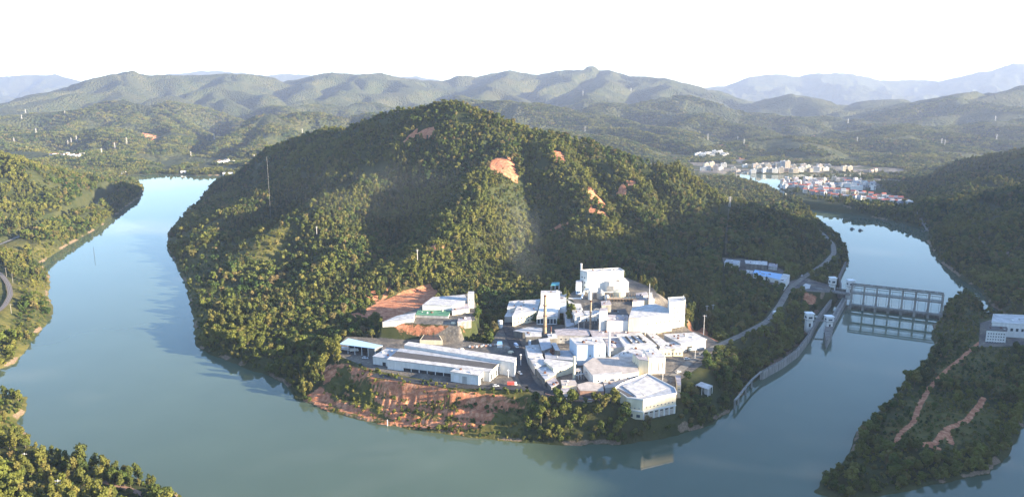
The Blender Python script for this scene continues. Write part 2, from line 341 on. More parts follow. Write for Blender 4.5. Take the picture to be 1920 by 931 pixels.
def paint(name, c, rough=.7, var=.18, scale=.6, metal=0, streak=False):
    m, t, b = newmat(name); p = pos(t)
    if streak:
        mp_ = nd(t, 'ShaderNodeMapping'); mp_.inputs['Scale'].default_value = (1, 1, .15); t.links.new(p, mp_.inputs[0]); p = mp_.outputs[0]
    n1 = noise(t, scale, 6, .65, p); n2 = noise(t, scale*.12, 3, .5, p)
    c2 = tuple(v*(1-var*1.6) for v in c); c3 = tuple(min(1, v*(1+var*.35)) for v in c)
    col = mixc(t, ramp(t, n1, [(.35, (0, 0, 0)), (.7, (1, 1, 1))]), c2, c3)
    col = mixc(t, ramp(t, n2, [(.4, (0, 0, 0)), (.75, (.35, .35, .35))]), col, tuple(v*.7 for v in c))
    t.links.new(col, b.inputs['Base Color']); b.inputs['Roughness'].default_value = rough; b.inputs['Metallic'].default_value = metal
    b.inputs['Specular IOR Level'].default_value = .3
    return m
def roofing(name, c, ang=0.0, pitch=1.1, rough=.55, var=.15):
    m, t, b = newmat(name); p = pos(t)
    mp_ = nd(t, 'ShaderNodeMapping'); mp_.inputs['Rotation'].default_value = (0, 0, ang); t.links.new(p, mp_.inputs[0])
    w = nd(t, 'ShaderNodeTexWave', wave_type='BANDS', bands_direction='X'); w.inputs['Scale'].default_value = .31/pitch*2; w.inputs['Distortion'].default_value = .3
    t.links.new(mp_.outputs[0], w.inputs[0])
    n1 = noise(t, .22, 6, .7, p); n2 = noise(t, .9, 5, .7, mp_.outputs[0])
    col = mixc(t, ramp(t, n1, [(.38, (0, 0, 0)), (.68, (1, 1, 1))]), tuple(v*(1-var*2) for v in c), c)
    col = mixc(t, ramp(t, n2, [(.55, (0, 0, 0)), (.8, (.4, .4, .4))]), col, (.28, .22, .19))
    col = mixc(t, ramp(t, w.outputs['Fac'], [(.0, (.22, .22, .22)), (.35, (0, 0, 0))]), col, tuple(v*.55 for v in c))
    t.links.new(col, b.inputs['Base Color']); b.inputs['Roughness'].default_value = rough
    return m

MAT = {}
def build_ground():
    m, t, b = newmat('ground'); p = pos(t)
    n1 = noise(t, .012, 8, .6, p); n2 = noise(t, .09, 6, .7, p); n3 = noise(t, .0016, 5, .6, p)
    forest = ramp(t, n2, [(.3, (.014, .026, .011)), (.5, (.034, .046, .017)), (.7, (.070, .072, .027))])
    f2 = ramp(t, n1, [(.35, (.024, .036, .014)), (.5, (.048, .055, .022)), (.68, (.092, .082, .036))])
    col = mixc(t, .55, forest, f2)
    col = mixc(t, ramp(t, n3, [(.5, (0, 0, 0)), (.75, (.5, .5, .5))]), col, (.07, .062, .028))
    grass = ramp(t, n2, [(.3, (.05, .06, .018)), (.6, (.11, .10, .032)), (.8, (.17, .13, .05))])
    soil = ramp(t, noise(t, .25, 8, .7, p), [(.3, (.22, .085, .05)), (.5, (.42, .175, .095)), (.72, (.64, .36, .22))])
    sand = ramp(t, noise(t, .8, 6, .7, p), [(.3, (.10, .08, .055)), (.6, (.22, .16, .11)), (.75, (.34, .27, .2))])
    pave = mixc(t, ramp(t, noise(t, .05, 6, .7, p), [(.42, (0, 0, 0)), (.6, (1, 1, 1))]), ramp(t, noise(t, .35, 7, .7, p), [(.35, (.055, .056, .06)), (.6, (.11, .105, .10)), (.72, (.2, .18, .16))]), ramp(t, noise(t, .5, 7, .7, p), [(.35, (.12, .10, .085)), (.55, (.2, .18, .15)), (.72, (.36, .32, .27))]))
    br = noise(t, .16, 5, .75, p)
    def edge(a, lo=.25):     # break the outline of a patch with noise
        mth = nd(t, 'ShaderNodeMath', operation='ADD'); t.links.new(a, mth.inputs[0]); t.links.new(br, mth.inputs[1])
        return ramp(t, mth.outputs[0], [(.78, (0, 0, 0)), (.92, (1, 1, 1))])
    col = mixc(t, edge(attr(t, 'grass')), col, grass)
    col = mixc(t, edge(attr(t, 'sand')), col, sand)
    col = mixc(t, edge(attr(t, 'soil')), col, soil)
    col = mixc(t, ramp(t, attr(t, 'pave'), [(.4, (0, 0, 0)), (.6, (1, 1, 1))]), col, pave)
    t.links.new(col, b.inputs['Base Color']); b.inputs['Roughness'].default_value = .95; b.inputs['Specular IOR Level'].default_value = .1
    # canopy relief for the woods too far off to plant tree by tree
    vo = nd(t, 'ShaderNodeTexVoronoi', feature='F1'); vo.inputs['Scale'].default_value = .07; t.links.new(p, vo.inputs['Vector'])
    vm = nd(t, 'ShaderNodeMath', operation='MULTIPLY_ADD'); vm.inputs[1].default_value = -1; t.links.new(vo.outputs['Distance'], vm.inputs[0]); t.links.new(noise(t, .02, 6, .7, p), vm.inputs[2])
    bm_ = nd(t, 'ShaderNodeMath', operation='MULTIPLY'); t.links.new(vm.outputs[0], bm_.inputs[0]); t.links.new(attr(t, 'far'), bm_.inputs[1])
    n = nd(t, 'ShaderNodeBump'); n.inputs['Distance'].default_value = 14; t.links.new(bm_.outputs[0], n.inputs['Height'])
    n2_ = nd(t, 'ShaderNodeBump'); n2_.inputs['Distance'].default_value = .8; n2_.inputs['Strength'].default_value = .6; t.links.new(noise(t, .6, 5, .7, p), n2_.inputs['Height']); t.links.new(n.outputs[0], n2_.inputs['Normal'])
    t.links.new(n2_.outputs[0], b.inputs['Normal'])
    MAT['ground'] = m
build_ground()

# ------------------------------------------------------------------ the ground
print('grid')
az = np.radians(np.linspace(-45, 45, 1201))
rr = np.concatenate([np.arange(110, 400, 6), np.arange(400, 900, 1.7), np.arange(900, 1500, 2.6), np.arange(1500, 2500, 5), 2500*np.exp(np.arange(0, 2.15, .0044))])
A, RR = np.meshgrid(az, rr); GX = RR*np.sin(A); GY = RR*np.cos(A)
GH, GD = height(GX, GY)
def sample(x, y, G=None):
    G = GH if G is None else G
    x = np.asarray(x, float); y = np.asarray(y, float); r = np.hypot(x, y); a = np.arctan2(x, y)
    fa = np.clip((a-az[0])/(az[1]-az[0]), 0, len(az)-1.001); fr = np.clip(np.interp(r, rr, np.arange(len(rr))), 0, len(rr)-1.001)
    ia = fa.astype(int); ir = fr.astype(int); ta = fa-ia; tr = fr-ir
    return (G[ir, ia]*(1-ta)+G[ir, ia+1]*ta)*(1-tr)+(G[ir+1, ia]*(1-ta)+G[ir+1, ia+1]*ta)*tr
def gz(x, y): return float(sample(x, y))
def hit(px, py):
    """where the view ray through a photo pixel meets the ground"""
    d = ray(px, py); t = 150*np.exp(np.linspace(0, 4.8, 9000)); X = d[0]*t; Y = d[1]*t; Z = CAMZ+d[2]*t
    g = np.maximum(sample(X, Y), 0); k = np.argmax(Z < g)
    return (X[k], Y[k], float(g[k]))
def gpoly(l): return np.array([hit(*q)[:2] for q in l])
SOIL = [(gpoly([(684,596),(690,578),(712,566),(757,546),(806,533),(820,545),(812,560),(796,573),(745,593),(716,604)]), .85),
 (gpoly([(690,702),(760,712),(850,730),(925,738),(975,748),(968,768),(930,775),(905,800),(870,806),(760,793),(720,780),(700,745)]), .62),
 (gpoly([(640,668),(700,690),(712,712),(690,722),(655,712)]), .5), (gpoly([(575,742),(600,725),(640,735),(690,765),(720,785),(870,806),(870,816),(700,798),(600,765)]), .58),
 (gpoly([(600,690),(650,680),(640,710),(605,722)]), .42),
 (gpoly([(735,606),(860,612),(870,618),(850,626),(745,616)]), .62), (gpoly([(925,740),(990,742),(985,775),(960,790),(955,760)]), .42),
 (gpoly([(1290,600),(1320,612),(1345,640),(1330,636),(1290,612)]), .62), (gpoly([(1500,545),(1530,556),(1528,575),(1508,565)]), .5),
 (gpoly([(640,590),(690,604),(700,598),(672,585)]), .5), (gpoly([(695,575),(700,580),(735,540),(730,535)]), .5)]
def scar(px, py, D, w, hgt):                           # bare patch on a hillside, by place
    x, y, z = hit(px, py); return (x, y, w, hgt)
SCARS = [scar(800,250,1240,32,14), scar(772,256,1235,16,9), scar(935,312,1100,24,22), scar(955,318,1095,14,20), scar(1048,292,1165,11,18), scar(1122,378,1020,17,24), scar(1112,365,1030,10,18), scar(1165,357,1075,9,10), scar(1185,345,1080,8,10),
 scar(282,256,3250,34,40), scar(247,260,3150,12,18), scar(125,287,2800,50,22), scar(225,299,2600,45,8), scar(1350,272,3050,22,60), scar(1392,298,2780,22,45), scar(1535,253,3900,50,26), scar(1480,465,990,12,8), scar(1045,430,960,16,10), scar(1500,462,1040,12,8), scar(820,465,890,16,8),scar(700,558,800,10,10)]
def covers(x, y, d, h):
    soil = np.zeros(x.shape)
    for pl, v in SOIL:
        m = (x > pl[:, 0].min()-12) & (x < pl[:, 0].max()+12) & (y > pl[:, 1].min()-12) & (y < pl[:, 1].max()+12)
        if m.any(): soil[m] = np.maximum(soil[m], v*sm(4, -3, sdf(x[m], y[m], pl)))
    for sx, sy, w, hh in SCARS:
        m = (np.abs(x-sx) < w*2) & (np.abs(y-sy) < hh*2.6)
        if m.any(): soil[m] = np.maximum(soil[m], .64*sm(1.0, .6, np.hypot((x[m]-sx)/w, (y[m]-sy)/hh/1.3)+(fbm(x[m]/w*1.6, y[m]/w*1.6, 91, 3)-.5)*1.8))
    for pts in ISLE_PATHS:
        dd, _, _ = seg_dist(x, y, pts); soil = np.maximum(soil, .50*sm(3.6, 1.2, dd))
    sand = .62*sm(3.2, .8, np.abs(d-.5))*sm(-.5, .4, h)*sm(.47, .62, fbm(x/22, y/22, 57, 3))
    sand = sand*(fbm(x/30, y/30, 55, 3)*.8+.55)
    grass = np.zeros(x.shape)
    lb = sm(-250, -330, x)*sm(400, 500, y)*sm(1500, 900, y)
    grass = np.maximum(grass, lb*.45*fbm(x/70, y/70, 61, 3)*1.7)
    s = sdf(x, y, BENCH); grass = np.maximum(grass, .66*sm(8, -2, s)*(fbm(x/16, y/9, 66, 3)*1.1+.25))
    band = np.abs(((h/5.0) % 1)-.5)*2                 # straw grass on the treads of the terraces
    inb = s < 2; soil = np.where(inb, soil*(.66+.5*fbm(x/9, y/7, 67, 3)-.5*sm(.35, .8, band)*fbm(x/20, y/20, 68, 2)*1.5), soil)
    di = sdf(x, y, ISLE); grass = np.maximum(grass, .45*sm(0, -20, di)*fbm(x/60, y/60, 88, 2)*1.6)
    pave = np.zeros(x.shape)
    for i in (0, 1, 2, 3, 4, 5, 8):
        pl = LEVELS[i][0]; m = (x > pl[:, 0].min()-12) & (x < pl[:, 0].max()+12) & (y > pl[:, 1].min()-12) & (y < pl[:, 1].max()+12)
        if m.any(): pave[m] = np.maximum(pave[m], sm(1.5, -1.5, sdf(x[m], y[m], pl)+(6 if i in (4,) else 0)))
    m = (y > 1800) & (y < 3400) & (x > 300)
    if m.any(): pave[m] = np.maximum(pave[m], .9*sm(10, -10, sdf(x[m], y[m], TOWNFLAT))*sm(12, 30, d[m])*(fbm(x[m]/50, y[m]/50, 5, 3) > .5))
    return soil, sand, grass, pave
ISLE_PATHS = [[P(*p, 7) for p in l] for l in (
 [(1850,632),(1815,655),(1775,685),(1745,715),(1725,750),(1712,785),(1690,800),(1682,818),(1715,830),(1755,825),(1775,800),(1812,782),(1838,752),(1845,738)], [(1775,800),(1785,822)], [(1690,822),(1760,832)])]
def add_cover(me, x, y, d, h):
    so, sa, gr, pa = covers(x, y, d, h); far = sm(2200, 4200, np.hypot(x, y))*.9+.1*sm(300, 2000, np.hypot(x, y))
    for nm, a in (('soil', so), ('sand', sa), ('grass', gr), ('pave', pa), ('far', far)):
        at = me.attributes.new(nm, 'FLOAT', 'POINT'); at.data.foreach_set('value', a.astype(np.float32).ravel())
    return so, sa, gr, pa
nr, na = GX.shape
idx = np.arange(nr*na).reshape(nr, na)
fc = np.stack([idx[:-1, :-1], idx[:-1, 1:], idx[1:, 1:], idx[1:, :-1]], -1).reshape(-1, 4)
me = mesh_np('ground', np.stack([GX, GY, GH], -1).reshape(-1, 3), fc, [MAT['ground']], True)
GSO, GSA, GGR, GPA = [a.reshape(nr, na) for a in add_cover(me, GX.ravel(), GY.ravel(), GD.ravel(), GH.ravel())]
ground = link('ground', me); ground['kind'] = 'structure'
# land behind and beside the camera
az2 = np.radians(np.linspace(45, 315, 271)); rr2 = np.concatenate([np.arange(110, 2600, 22), 2600*np.exp(np.arange(.05, 2.1, .06))])
A2, R2 = np.meshgrid(az2, rr2); X2 = R2*np.sin(A2); Y2 = R2*np.cos(A2); H2, D2_ = height(X2, Y2)
idx = np.arange(X2.size).reshape(X2.shape); fc = np.stack([idx[:-1, :-1], idx[:-1, 1:], idx[1:, 1:], idx[1:, :-1]], -1).reshape(-1, 4)
me = mesh_np('outer_ground', np.stack([X2, Y2, H2], -1).reshape(-1, 3), fc, [MAT['ground']], True); add_cover(me, X2.ravel(), Y2.ravel(), D2_.ravel(), H2.ravel())
o = link('terrain', me); o['kind'] = 'structure'
# ------------------------------------------------------------------ water
m, t, b = newmat('river_water'); p = pos(t)
wc = ramp(t, noise(t, .004, 4, .6, p), [(.35, (.062, .090, .064)), (.7, (.082, .115, .080))])
t.links.new(wc, b.inputs['Base Color']); b.inputs['IOR'].default_value = 1.33; b.inputs['Specular IOR Level'].default_value = .5
rg = ramp(t, noise(t, .008, 3, .5, p), [(.45, (.012, .012, .012)), (.65, (.028, .028, .028))]); t.links.new(rg, b.inputs['Roughness'])
bump(t, b, noise(t, .35, 4, .6, p), .02, .25)
w = 24000
me = mesh_np('river', [(-w, -3000, 0), (w, -3000, 0), (w, 3600, 0), (-w, 3600, 0)], [(0, 1, 2, 3)], [m]); o = link('river_water', me); o['kind'] = 'structure'
print('terrain done')
# ------------------------------------------------------------------ air
m = bpy.data.materials.new('haze'); m.use_nodes = True; t = m.node_tree; t.nodes.clear()
o_ = t.nodes.new('ShaderNodeOutputMaterial'); v = t.nodes.new('ShaderNodeVolumePrincipled')
v.inputs['Color'].default_value = (.56, .69, 1.0, 1); v.inputs['Density'].default_value = 4.6e-5; v.inputs['Anisotropy'].default_value = 0.1
t.links.new(v.outputs[0], o_.inputs['Volume'])
bx = [(-20000, -5000, -12), (20000, -5000, -12), (20000, 20000, -12), (-20000, 20000, -12)]
bx += [(x, y, 1000) for x, y, z in bx]
me = mesh_np('haze', bx, [(0, 3, 2, 1), (4, 5, 6, 7), (0, 1, 5, 4), (1, 2, 6, 5), (2, 3, 7, 6), (3, 0, 4, 7)], [m])
hz = link('haze', me); hz['kind'] = 'stuff'; hz['label'] = 'pale blue haze hanging over the river valley'

# thin smoke drifting off the works
def smoke(name, label, c, rad, dens, tilt):
    bm = bmesh.new(); bmesh.ops.create_icosphere(bm, subdivisions=3, radius=1); me = bpy.data.meshes.new(name); bm.to_mesh(me); bm.free()
    o = link(name, me); o.location = c; o.scale = rad; o.rotation_euler = (0, tilt, 0); o['kind'] = 'stuff'; o['label'] = label
    m = bpy.data.materials.new(name); m.use_nodes = True; t = m.node_tree; t.nodes.clear(); mo = t.nodes.new('ShaderNodeOutputMaterial'); v = t.nodes.new('ShaderNodeVolumePrincipled')
    tc = t.nodes.new('ShaderNodeTexCoord'); ln = nd(t, 'ShaderNodeVectorMath', operation='LENGTH'); t.links.new(tc.outputs['Object'], ln.inputs[0])
    fo = ramp(t, ln.outputs['Value'], [(.15, (1, 1, 1)), (.98, (0, 0, 0))]); nz_ = ramp(t, noise(t, 2.2, 4, .6, tc.outputs['Object']), [(.42, (0, 0, 0)), (.7, (1, 1, 1))])
    mu = nd(t, 'ShaderNodeMath', operation='MULTIPLY'); t.links.new(fo, mu.inputs[0]); t.links.new(nz_, mu.inputs[1]); m2 = nd(t, 'ShaderNodeMath', operation='MULTIPLY'); m2.inputs[1].default_value = dens
    t.links.new(mu.outputs[0], m2.inputs[0]); t.links.new(m2.outputs[0], v.inputs['Density']); v.inputs['Color'].default_value = (.75, .82, .92, 1); t.links.new(v.outputs[0], mo.inputs['Volume'])
    me.materials.append(m); return o
smoke('smoke', 'faint bluish smoke drifting up the hillside behind the works', PD(975, 440, 850), (34, 34, 75), .004, -.25)
smoke('smoke', 'pale smoke lying over the shaded left flank of the hill', PD(700, 355, 1000), (150, 60, 55), .0010, -.1)
S.cycles.volume_step_rate = 4; S.cycles.volume_max_steps = 64
# ------------------------------------------------------------------ trees
def leafmat(name, stops, sat_noise=True, browns=.12):
    m, t, b = newmat(name); p = pos(t)
    oi = nd(t, 'ShaderNodeObjectInfo')
    col = ramp(t, oi.outputs['Random'], stops)
    n = noise(t, .011, 5, .6, p)
    col = mixc(t, ramp(t, n, [(.42, (0, 0, 0)), (.66, (.75, .75, .75))]), col, (.15, .155, .034))
    n2 = noise(t, .03, 4, .6, p)
    col = mixc(t, ramp(t, n2, [(.55, (0, 0, 0)), (.75, (.55, .55, .55))]), col, (.022, .04, .016))
    n3 = noise(t, 1.1, 3, .6, p)
    col = mixc(t, 1.0, col, ramp(t, n3, [(.3, (1.0, .97, .88)), (.7, (1.3, 1.22, 1.08))]), 'MULTIPLY')
    t.links.new(col, b.inputs['Base Color']); b.inputs['Roughness'].default_value = .75; b.inputs['Specular IOR Level'].default_value = .15
    # thin leaves pass a little light
    tr = nd(t, 'ShaderNodeBsdfTranslucent'); t.links.new(col, tr.inputs['Color']); ms = nd(t, 'ShaderNodeMixShader'); ms.inputs[0].default_value = .22
    om = t.nodes['Material Output']; t.links.new(b.outputs[0], ms.inputs[1]); t.links.new(tr.outputs[0], ms.inputs[2]); t.links.new(ms.outputs[0], om.inputs['Surface'])
    return m
LEAF = leafmat('broadleaf_foliage', [(0, (.016, .038, .013)), (.3, (.034, .066, .017)), (.5, (.062, .098, .022)), (.7, (.090, .112, .030)), (.88, (.125, .125, .038)), (1, (.135, .105, .058))])  # leaf tones, spread wide to paint in dark gaps and tree shadows too
EUC = leafmat('slender_foliage', [(0, (.026, .046, .018)), (.4, (.045, .068, .022)), (.7, (.075, .088, .026)), (1, (.12, .105, .040))])
PINE = leafmat('dark_foliage', [(0, (.016, .034, .014)), (.5, (.026, .048, .018)), (1, (.045, .065, .02))])
BARK = paint('bark', (.16, .13, .10), .9, .3, 2)
def crown_mesh(name, H, Rr, base, nl, nq, q, mat, kind='broad', seed=1):
    r = np.random.default_rng(seed); cs = []
    for i in range(nl):
        if kind == 'broad':
            a = r.uniform(0, 6.28); rad = Rr*r.uniform(.15, .68); z = base+(H-base)*r.uniform(.22, .80)
            lr = Rr*r.uniform(.34, .58)*(1.1-.35*(z-base)/(H-base))
        elif kind == 'tall':
            a = r.uniform(0, 6.28); f = (i+.5)/nl; z = base+(H-base)*f*.92; rad = Rr*.5*math.sin(3.14*(.15+.7*f))*r.uniform(.3, 1); lr = Rr*(.38+.25*math.sin(3.14*(.1+.75*f)))*r.uniform(.75, 1.2)
        else:   # bamboo: arching plume
            a = r.uniform(0, 6.28); f = r.uniform(.1, 1); z = base+(H-base)*math.sin(1.9*f)*.88; rad = Rr*.85*f*r.uniform(.5, 1); lr = Rr*.32*r.uniform(.7, 1.2)
        cs.append((rad*math.cos(a), rad*math.sin(a), z, lr))
    if kind == 'broad': cs.append((0, 0, base+(H-base)*.74, Rr*.55))
    cs = np.array(cs); w = cs[:, 3]**2; pick = r.choice(len(cs), nq, p=w/w.sum())
    dv = r.normal(size=(nq, 3)); dv[:, 2] += .35; dv /= np.linalg.norm(dv, axis=1)[:, None]
    c = cs[pick, :3]+dv*(cs[pick, 3]*r.uniform(.72, 1.08, nq))[:, None]*np.array([1, 1, .85 if kind != 'bamboo' else 1.3])
    n = dv+r.normal(size=(nq, 3))*.45; n /= np.linalg.norm(n, axis=1)[:, None]
    up = r.normal(size=(nq, 3)); u = np.cross(n, up); u /= np.linalg.norm(u, axis=1)[:, None]+1e-9; v = np.cross(n, u)
    s = (q*r.uniform(.6, 1.3, nq))[:, None]; e = r.uniform(.55, 1, nq)[:, None]
    if kind == 'bamboo': e = e*.6; s = s*1.3
    b = n*s*.22
    co = np.stack([c-u*s-v*s*e*.7, c+u*s*.8-v*s*e-b, c+u*s+v*s*e*.8, c-u*s*.7+v*s*e-b], 1).reshape(-1, 3)
    return mesh_np(name, co, np.arange(nq*4).reshape(-1, 4), [mat])
def trunk_mesh(name, H, r0, base, limbs, Rr, seed=1):
    r = random.Random(seed); co = []; fc = []
    def tube(a, b, ra, rb, n=5):
        a = Vector(a); b = Vector(b); d = (b-a).normalized(); u = d.orthogonal().normalized(); w = d.cross(u); k = len(co)
        for c, q in ((a, ra), (b, rb)):
            for i in range(n): co.append(tuple(c+(u*math.cos(i*6.2832/n)+w*math.sin(i*6.2832/n))*q))
        for i in range(n): fc.append((k+i, k+(i+1) % n, k+n+(i+1) % n, k+n+i))
    m_ = (r.uniform(-.3, .3), r.uniform(-.3, .3), base); tube((0, 0, -1), m_, r0*1.3, r0*.8); tube(m_, (m_[0], m_[1], H*.8), r0*.8, r0*.25)
    for i in range(limbs):
        a = i*6.28/limbs+r.uniform(0, 1); z = base+(H-base)*r.uniform(.05, .4)
        tube((m_[0], m_[1], z), (Rr*.6*math.cos(a), Rr*.6*math.sin(a), z+(H-base)*.3), r0*.45, r0*.15)
    return mesh_np(name, co, fc, [BARK])
KIND = {}   # name -> list of (crown mesh, trunk mesh, merged light mesh)
def joined(name, parts):
    co = []; fc = []; mi = []; mats = []; k = 0
    for me in parts:
        n = len(me.vertices); a = np.empty(n*3, np.float32); me.vertices.foreach_get('co', a); co.append(a.reshape(-1, 3))
        f = np.empty(len(me.polygons)*4, np.int32); me.loops.foreach_get('vertex_index', f); fc.append(f.reshape(-1, 4)+k); k += n
        if me.materials[0] not in mats: mats.append(me.materials[0])
        mi.append(np.full(len(me.polygons), mats.index(me.materials[0]), np.int32))
    o = mesh_np(name, np.concatenate(co), np.concatenate(fc), mats); o.polygons.foreach_set('material_index', np.concatenate(mi)); return o
for i in range(4):
    H = (9, 10.5, 8, 11)[i]; Rr = (4.2, 4.6, 3.6, 4.0)[i]
    KIND.setdefault('broad', []).append((crown_mesh('crown', H, Rr, 2.0, 9, 620, .55, LEAF, 'broad', 10+i), trunk_mesh('trunk', H, .3, 2.6, 5, Rr, i), crown_mesh('lc', H, Rr, 1.0, 8, 170, .98, LEAF, 'broad', 20+i)))
for i in range(3):
    H = (12, 13.5, 10.5)[i]; Rr = (2.9, 3.3, 2.6)[i]
    KIND.setdefault('tall', []).append((crown_mesh('crown', H, Rr, 3.5, 9, 480, .5, EUC, 'tall', 30+i), trunk_mesh('trunk', H, .22, 4.5, 4, Rr, 7+i), crown_mesh('lc', H, Rr, 2.5, 8, 130, .85, EUC, 'tall', 40+i)))
for i in range(2):
    H = (9, 11)[i]; Rr = (3.6, 4.2)[i]
    KIND.setdefault('bamboo', []).append((crown_mesh('crown', H, Rr, .8, 22, 620, .5, LEAF, 'bamboo', 50+i), trunk_mesh('trunk', H, .16, 2, 6, Rr, 17+i), crown_mesh('lc', H, Rr, .5, 16, 170, .85, LEAF, 'bamboo', 60+i)))
for i in range(2):
    H = (2.6, 3.4)[i]; Rr = (1.9, 2.4)[i]
    KIND.setdefault('shrub', []).append((crown_mesh('crown', H, Rr, .1, 6, 240, .4, LEAF, 'broad', 70+i), trunk_mesh('trunk', H, .08, .3, 3, Rr, 27+i), crown_mesh('lc', H, Rr, .0, 6, 70, .62, LEAF, 'broad', 80+i)))
GROVE = []
for i in range(3):
    r = np.random.default_rng(90+i); parts = []
    for k in range(9):
        me = crown_mesh('g', r.uniform(7, 12), r.uniform(3.4, 4.6), .5, 4, 26, 2.0, (LEAF, PINE, EUC)[(i+k) % 3 if k % 2 else 0], 'broad' if k % 3 else 'tall', 100+i*10+k)
        a = r.uniform(0, 6.28); q = 13*math.sqrt(r.uniform(0, 1)); me.transform(Matrix.Translation((q*math.cos(a), q*math.sin(a), -.5))); parts.append(me)
    GROVE.append(joined('grove', parts))
def scatter_obj(name, label, pts, rot, scl, var, meshes):
    """one object of many small plants, spread by geometry nodes"""
    me = bpy.data.meshes.new(name); me.vertices.add(len(pts)); me.vertices.foreach_set('co', np.asarray(pts, np.float32).ravel())
    for nm, a, ty in (('rz', rot, 'FLOAT'), ('sc', scl, 'FLOAT'), ('vi', var, 'INT')):
        at = me.attributes.new(nm, ty, 'POINT'); at.data.foreach_set('value', np.asarray(a, np.float32 if ty == 'FLOAT' else np.int32))
    o = link(name, me); o['kind'] = 'stuff'; o['label'] = label
    col = bpy.data.collections.new(name+'_kinds')
    for i, m_ in enumerate(meshes):
        q = bpy.data.objects.new('%s_kind_%02d' % (name, i), m_); col.objects.link(q)
    g = bpy.data.node_groups.new(name, 'GeometryNodeTree')
    g.interface.new_socket('Geometry', in_out='INPUT', socket_type='NodeSocketGeometry'); g.interface.new_socket('Geometry', in_out='OUTPUT', socket_type='NodeSocketGeometry')
    N = g.nodes.new; gi = N('NodeGroupInput'); go = N('NodeGroupOutput'); ip = N('GeometryNodeInstanceOnPoints'); ci = N('GeometryNodeCollectionInfo')
    ci.inputs['Collection'].default_value = col; ci.inputs['Separate Children'].default_value = True; ci.inputs['Reset Children'].default_value = True
    def at(nm, ty):
        a = N('GeometryNodeInputNamedAttribute'); a.data_type = ty; a.inputs['Name'].default_value = nm; return a.outputs['Attribute']
    cx = N('ShaderNodeCombineXYZ'); l = g.links.new
    l(at('rz', 'FLOAT'), cx.inputs['Z']); l(gi.outputs[0], ip.inputs['Points']); l(ci.outputs[0], ip.inputs['Instance']); ip.inputs['Pick Instance'].default_value = True
    l(at('vi', 'INT'), ip.inputs['Instance Index']); l(cx.outputs[0], ip.inputs['Rotation']); l(at('sc', 'FLOAT'), ip.inputs['Scale']); l(ip.outputs[0], go.inputs[0])
    md = o.modifiers.new('spread', 'NODES'); md.node_group = g
    return o
# what of the ground can be seen from the photograph's side of the valley (generous)
el = (GH+14-CAMZ)/RR; base_el = (np.maximum(GH, 0)-CAMZ)/RR; run = np.maximum.accumulate(base_el, 0)
VIS = (el >= np.vstack([np.full((1, na), -9.), run[:-1]])-.004).astype(float)
def jitter(x0, x1, y0, y1, s):
    xs = np.arange(x0, x1, s)*1.0; ys = np.arange(y0, y1, s*.87); X, Y = np.meshgrid(xs, ys); X[1::2] += s/2
    return (X+rng.uniform(-.42, .42, X.shape)*s).ravel(), (Y+rng.uniform(-.42, .42, X.shape)*s).ravel()
def keep_field(x, y, road_clear=6.5):
    r = np.hypot(x, y); a = np.arctan2(x, y); k = (np.abs(a) < R(42)) & (r > 120)
    so, sa, gr, pa = [sample(x, y, G) for G in (GSO, GSA, GGR, GPA)]
    h = sample(x, y); d = sample(x, y, GD)
    k &= (d > .3) & (h > .1) & (pa < .25) & (so < .35)
    for nm, (pts, wd) in roads3.items():
        dd, _, _ = seg_dist(x, y, [P(*p) for p in pts]); k &= dd > wd/2+(8 if nm == 'far_bank_road' else 2.5)
    for L_ in EXTRA_CLEAR:
        dd, _, _ = seg_dist(x, y, L_[0]); k &= dd > L_[1]
    for pl in CLEAR: k &= sdf(x, y, pl) > 1.0
    return k, so, gr, h, d
CLEAR = [poly([(714,606),(745,592),(795,572),(812,556),(885,549),(893,575),(890,600),(860,612)], 34), poly([(1500,366),(1500,350),(1640,348),(1712,380),(1706,386),(1620,379),(1540,371)], 14), poly([(1456,352),(1456,334),(1650,334),(1655,352),(1500,360)], 10), poly([(1295,334),(1295,306),(1560,306),(1560,328),(1380,332)], 8), poly([(1500,540),(1545,548),(1560,556),(1540,575),(1515,565)], 8), poly([(1290,700),(1345,712),(1345,745),(1295,738)], 12),
         poly([(1150,725),(1180,795),(1275,785),(1285,728)], 10), poly([(782,620),(835,620),(835,640),(782,640)], 22), poly([(1030,740),(1120,742),(1115,768),(1035,765)], 14),
         poly([(1840,652),(1835,600),(1870,590),(2000,600),(2000,650)], 6), poly([(0,500),(25,530),(40,560),(20,605),(-30,620)], 12), poly([(925,590),(1000,590),(1000,616),(925,616)],20)]
EXTRA_CLEAR = [([P(*p, 12) for p in [(-60,505),(0,520),(20,545),(22,572),(0,600),(-60,630)]], 7), ([P(*p, 14) for p in [(150,895),(200,900),(260,925),(300,945)]], 4),
               ([P(*p, 60) for p in [(1368,380),(1360,430),(1362,480)]], 3.5), ([P(*p, 30) for p in [(735,575),(700,560),(715,545),(740,528)]],3)]
near_pts = []
def species(x, y, h):
    """kind per point: 0 broad 1 tall 2 bamboo"""
    n = fbm(x/90, y/90, 200, 3); rr_ = rng.uniform(0, 1, x.shape)
    k = np.where((n > .60) & (rr_ < .7), 1, np.where((n < .40) & (rr_ < .35), 2, 0))
    gx = poly([(1165,500),(1200,470),(1330,470),(1345,590),(1290,570),(1225,535)], 45); i = sdf(x, y, gx) < 0; k = np.where(i, 1, k)
    sh = sdf(x, y, ISLE) < -1; k = np.where(sh & (rr_ > .8), 2, np.where(sh & (k == 1), 0, k))
    return k
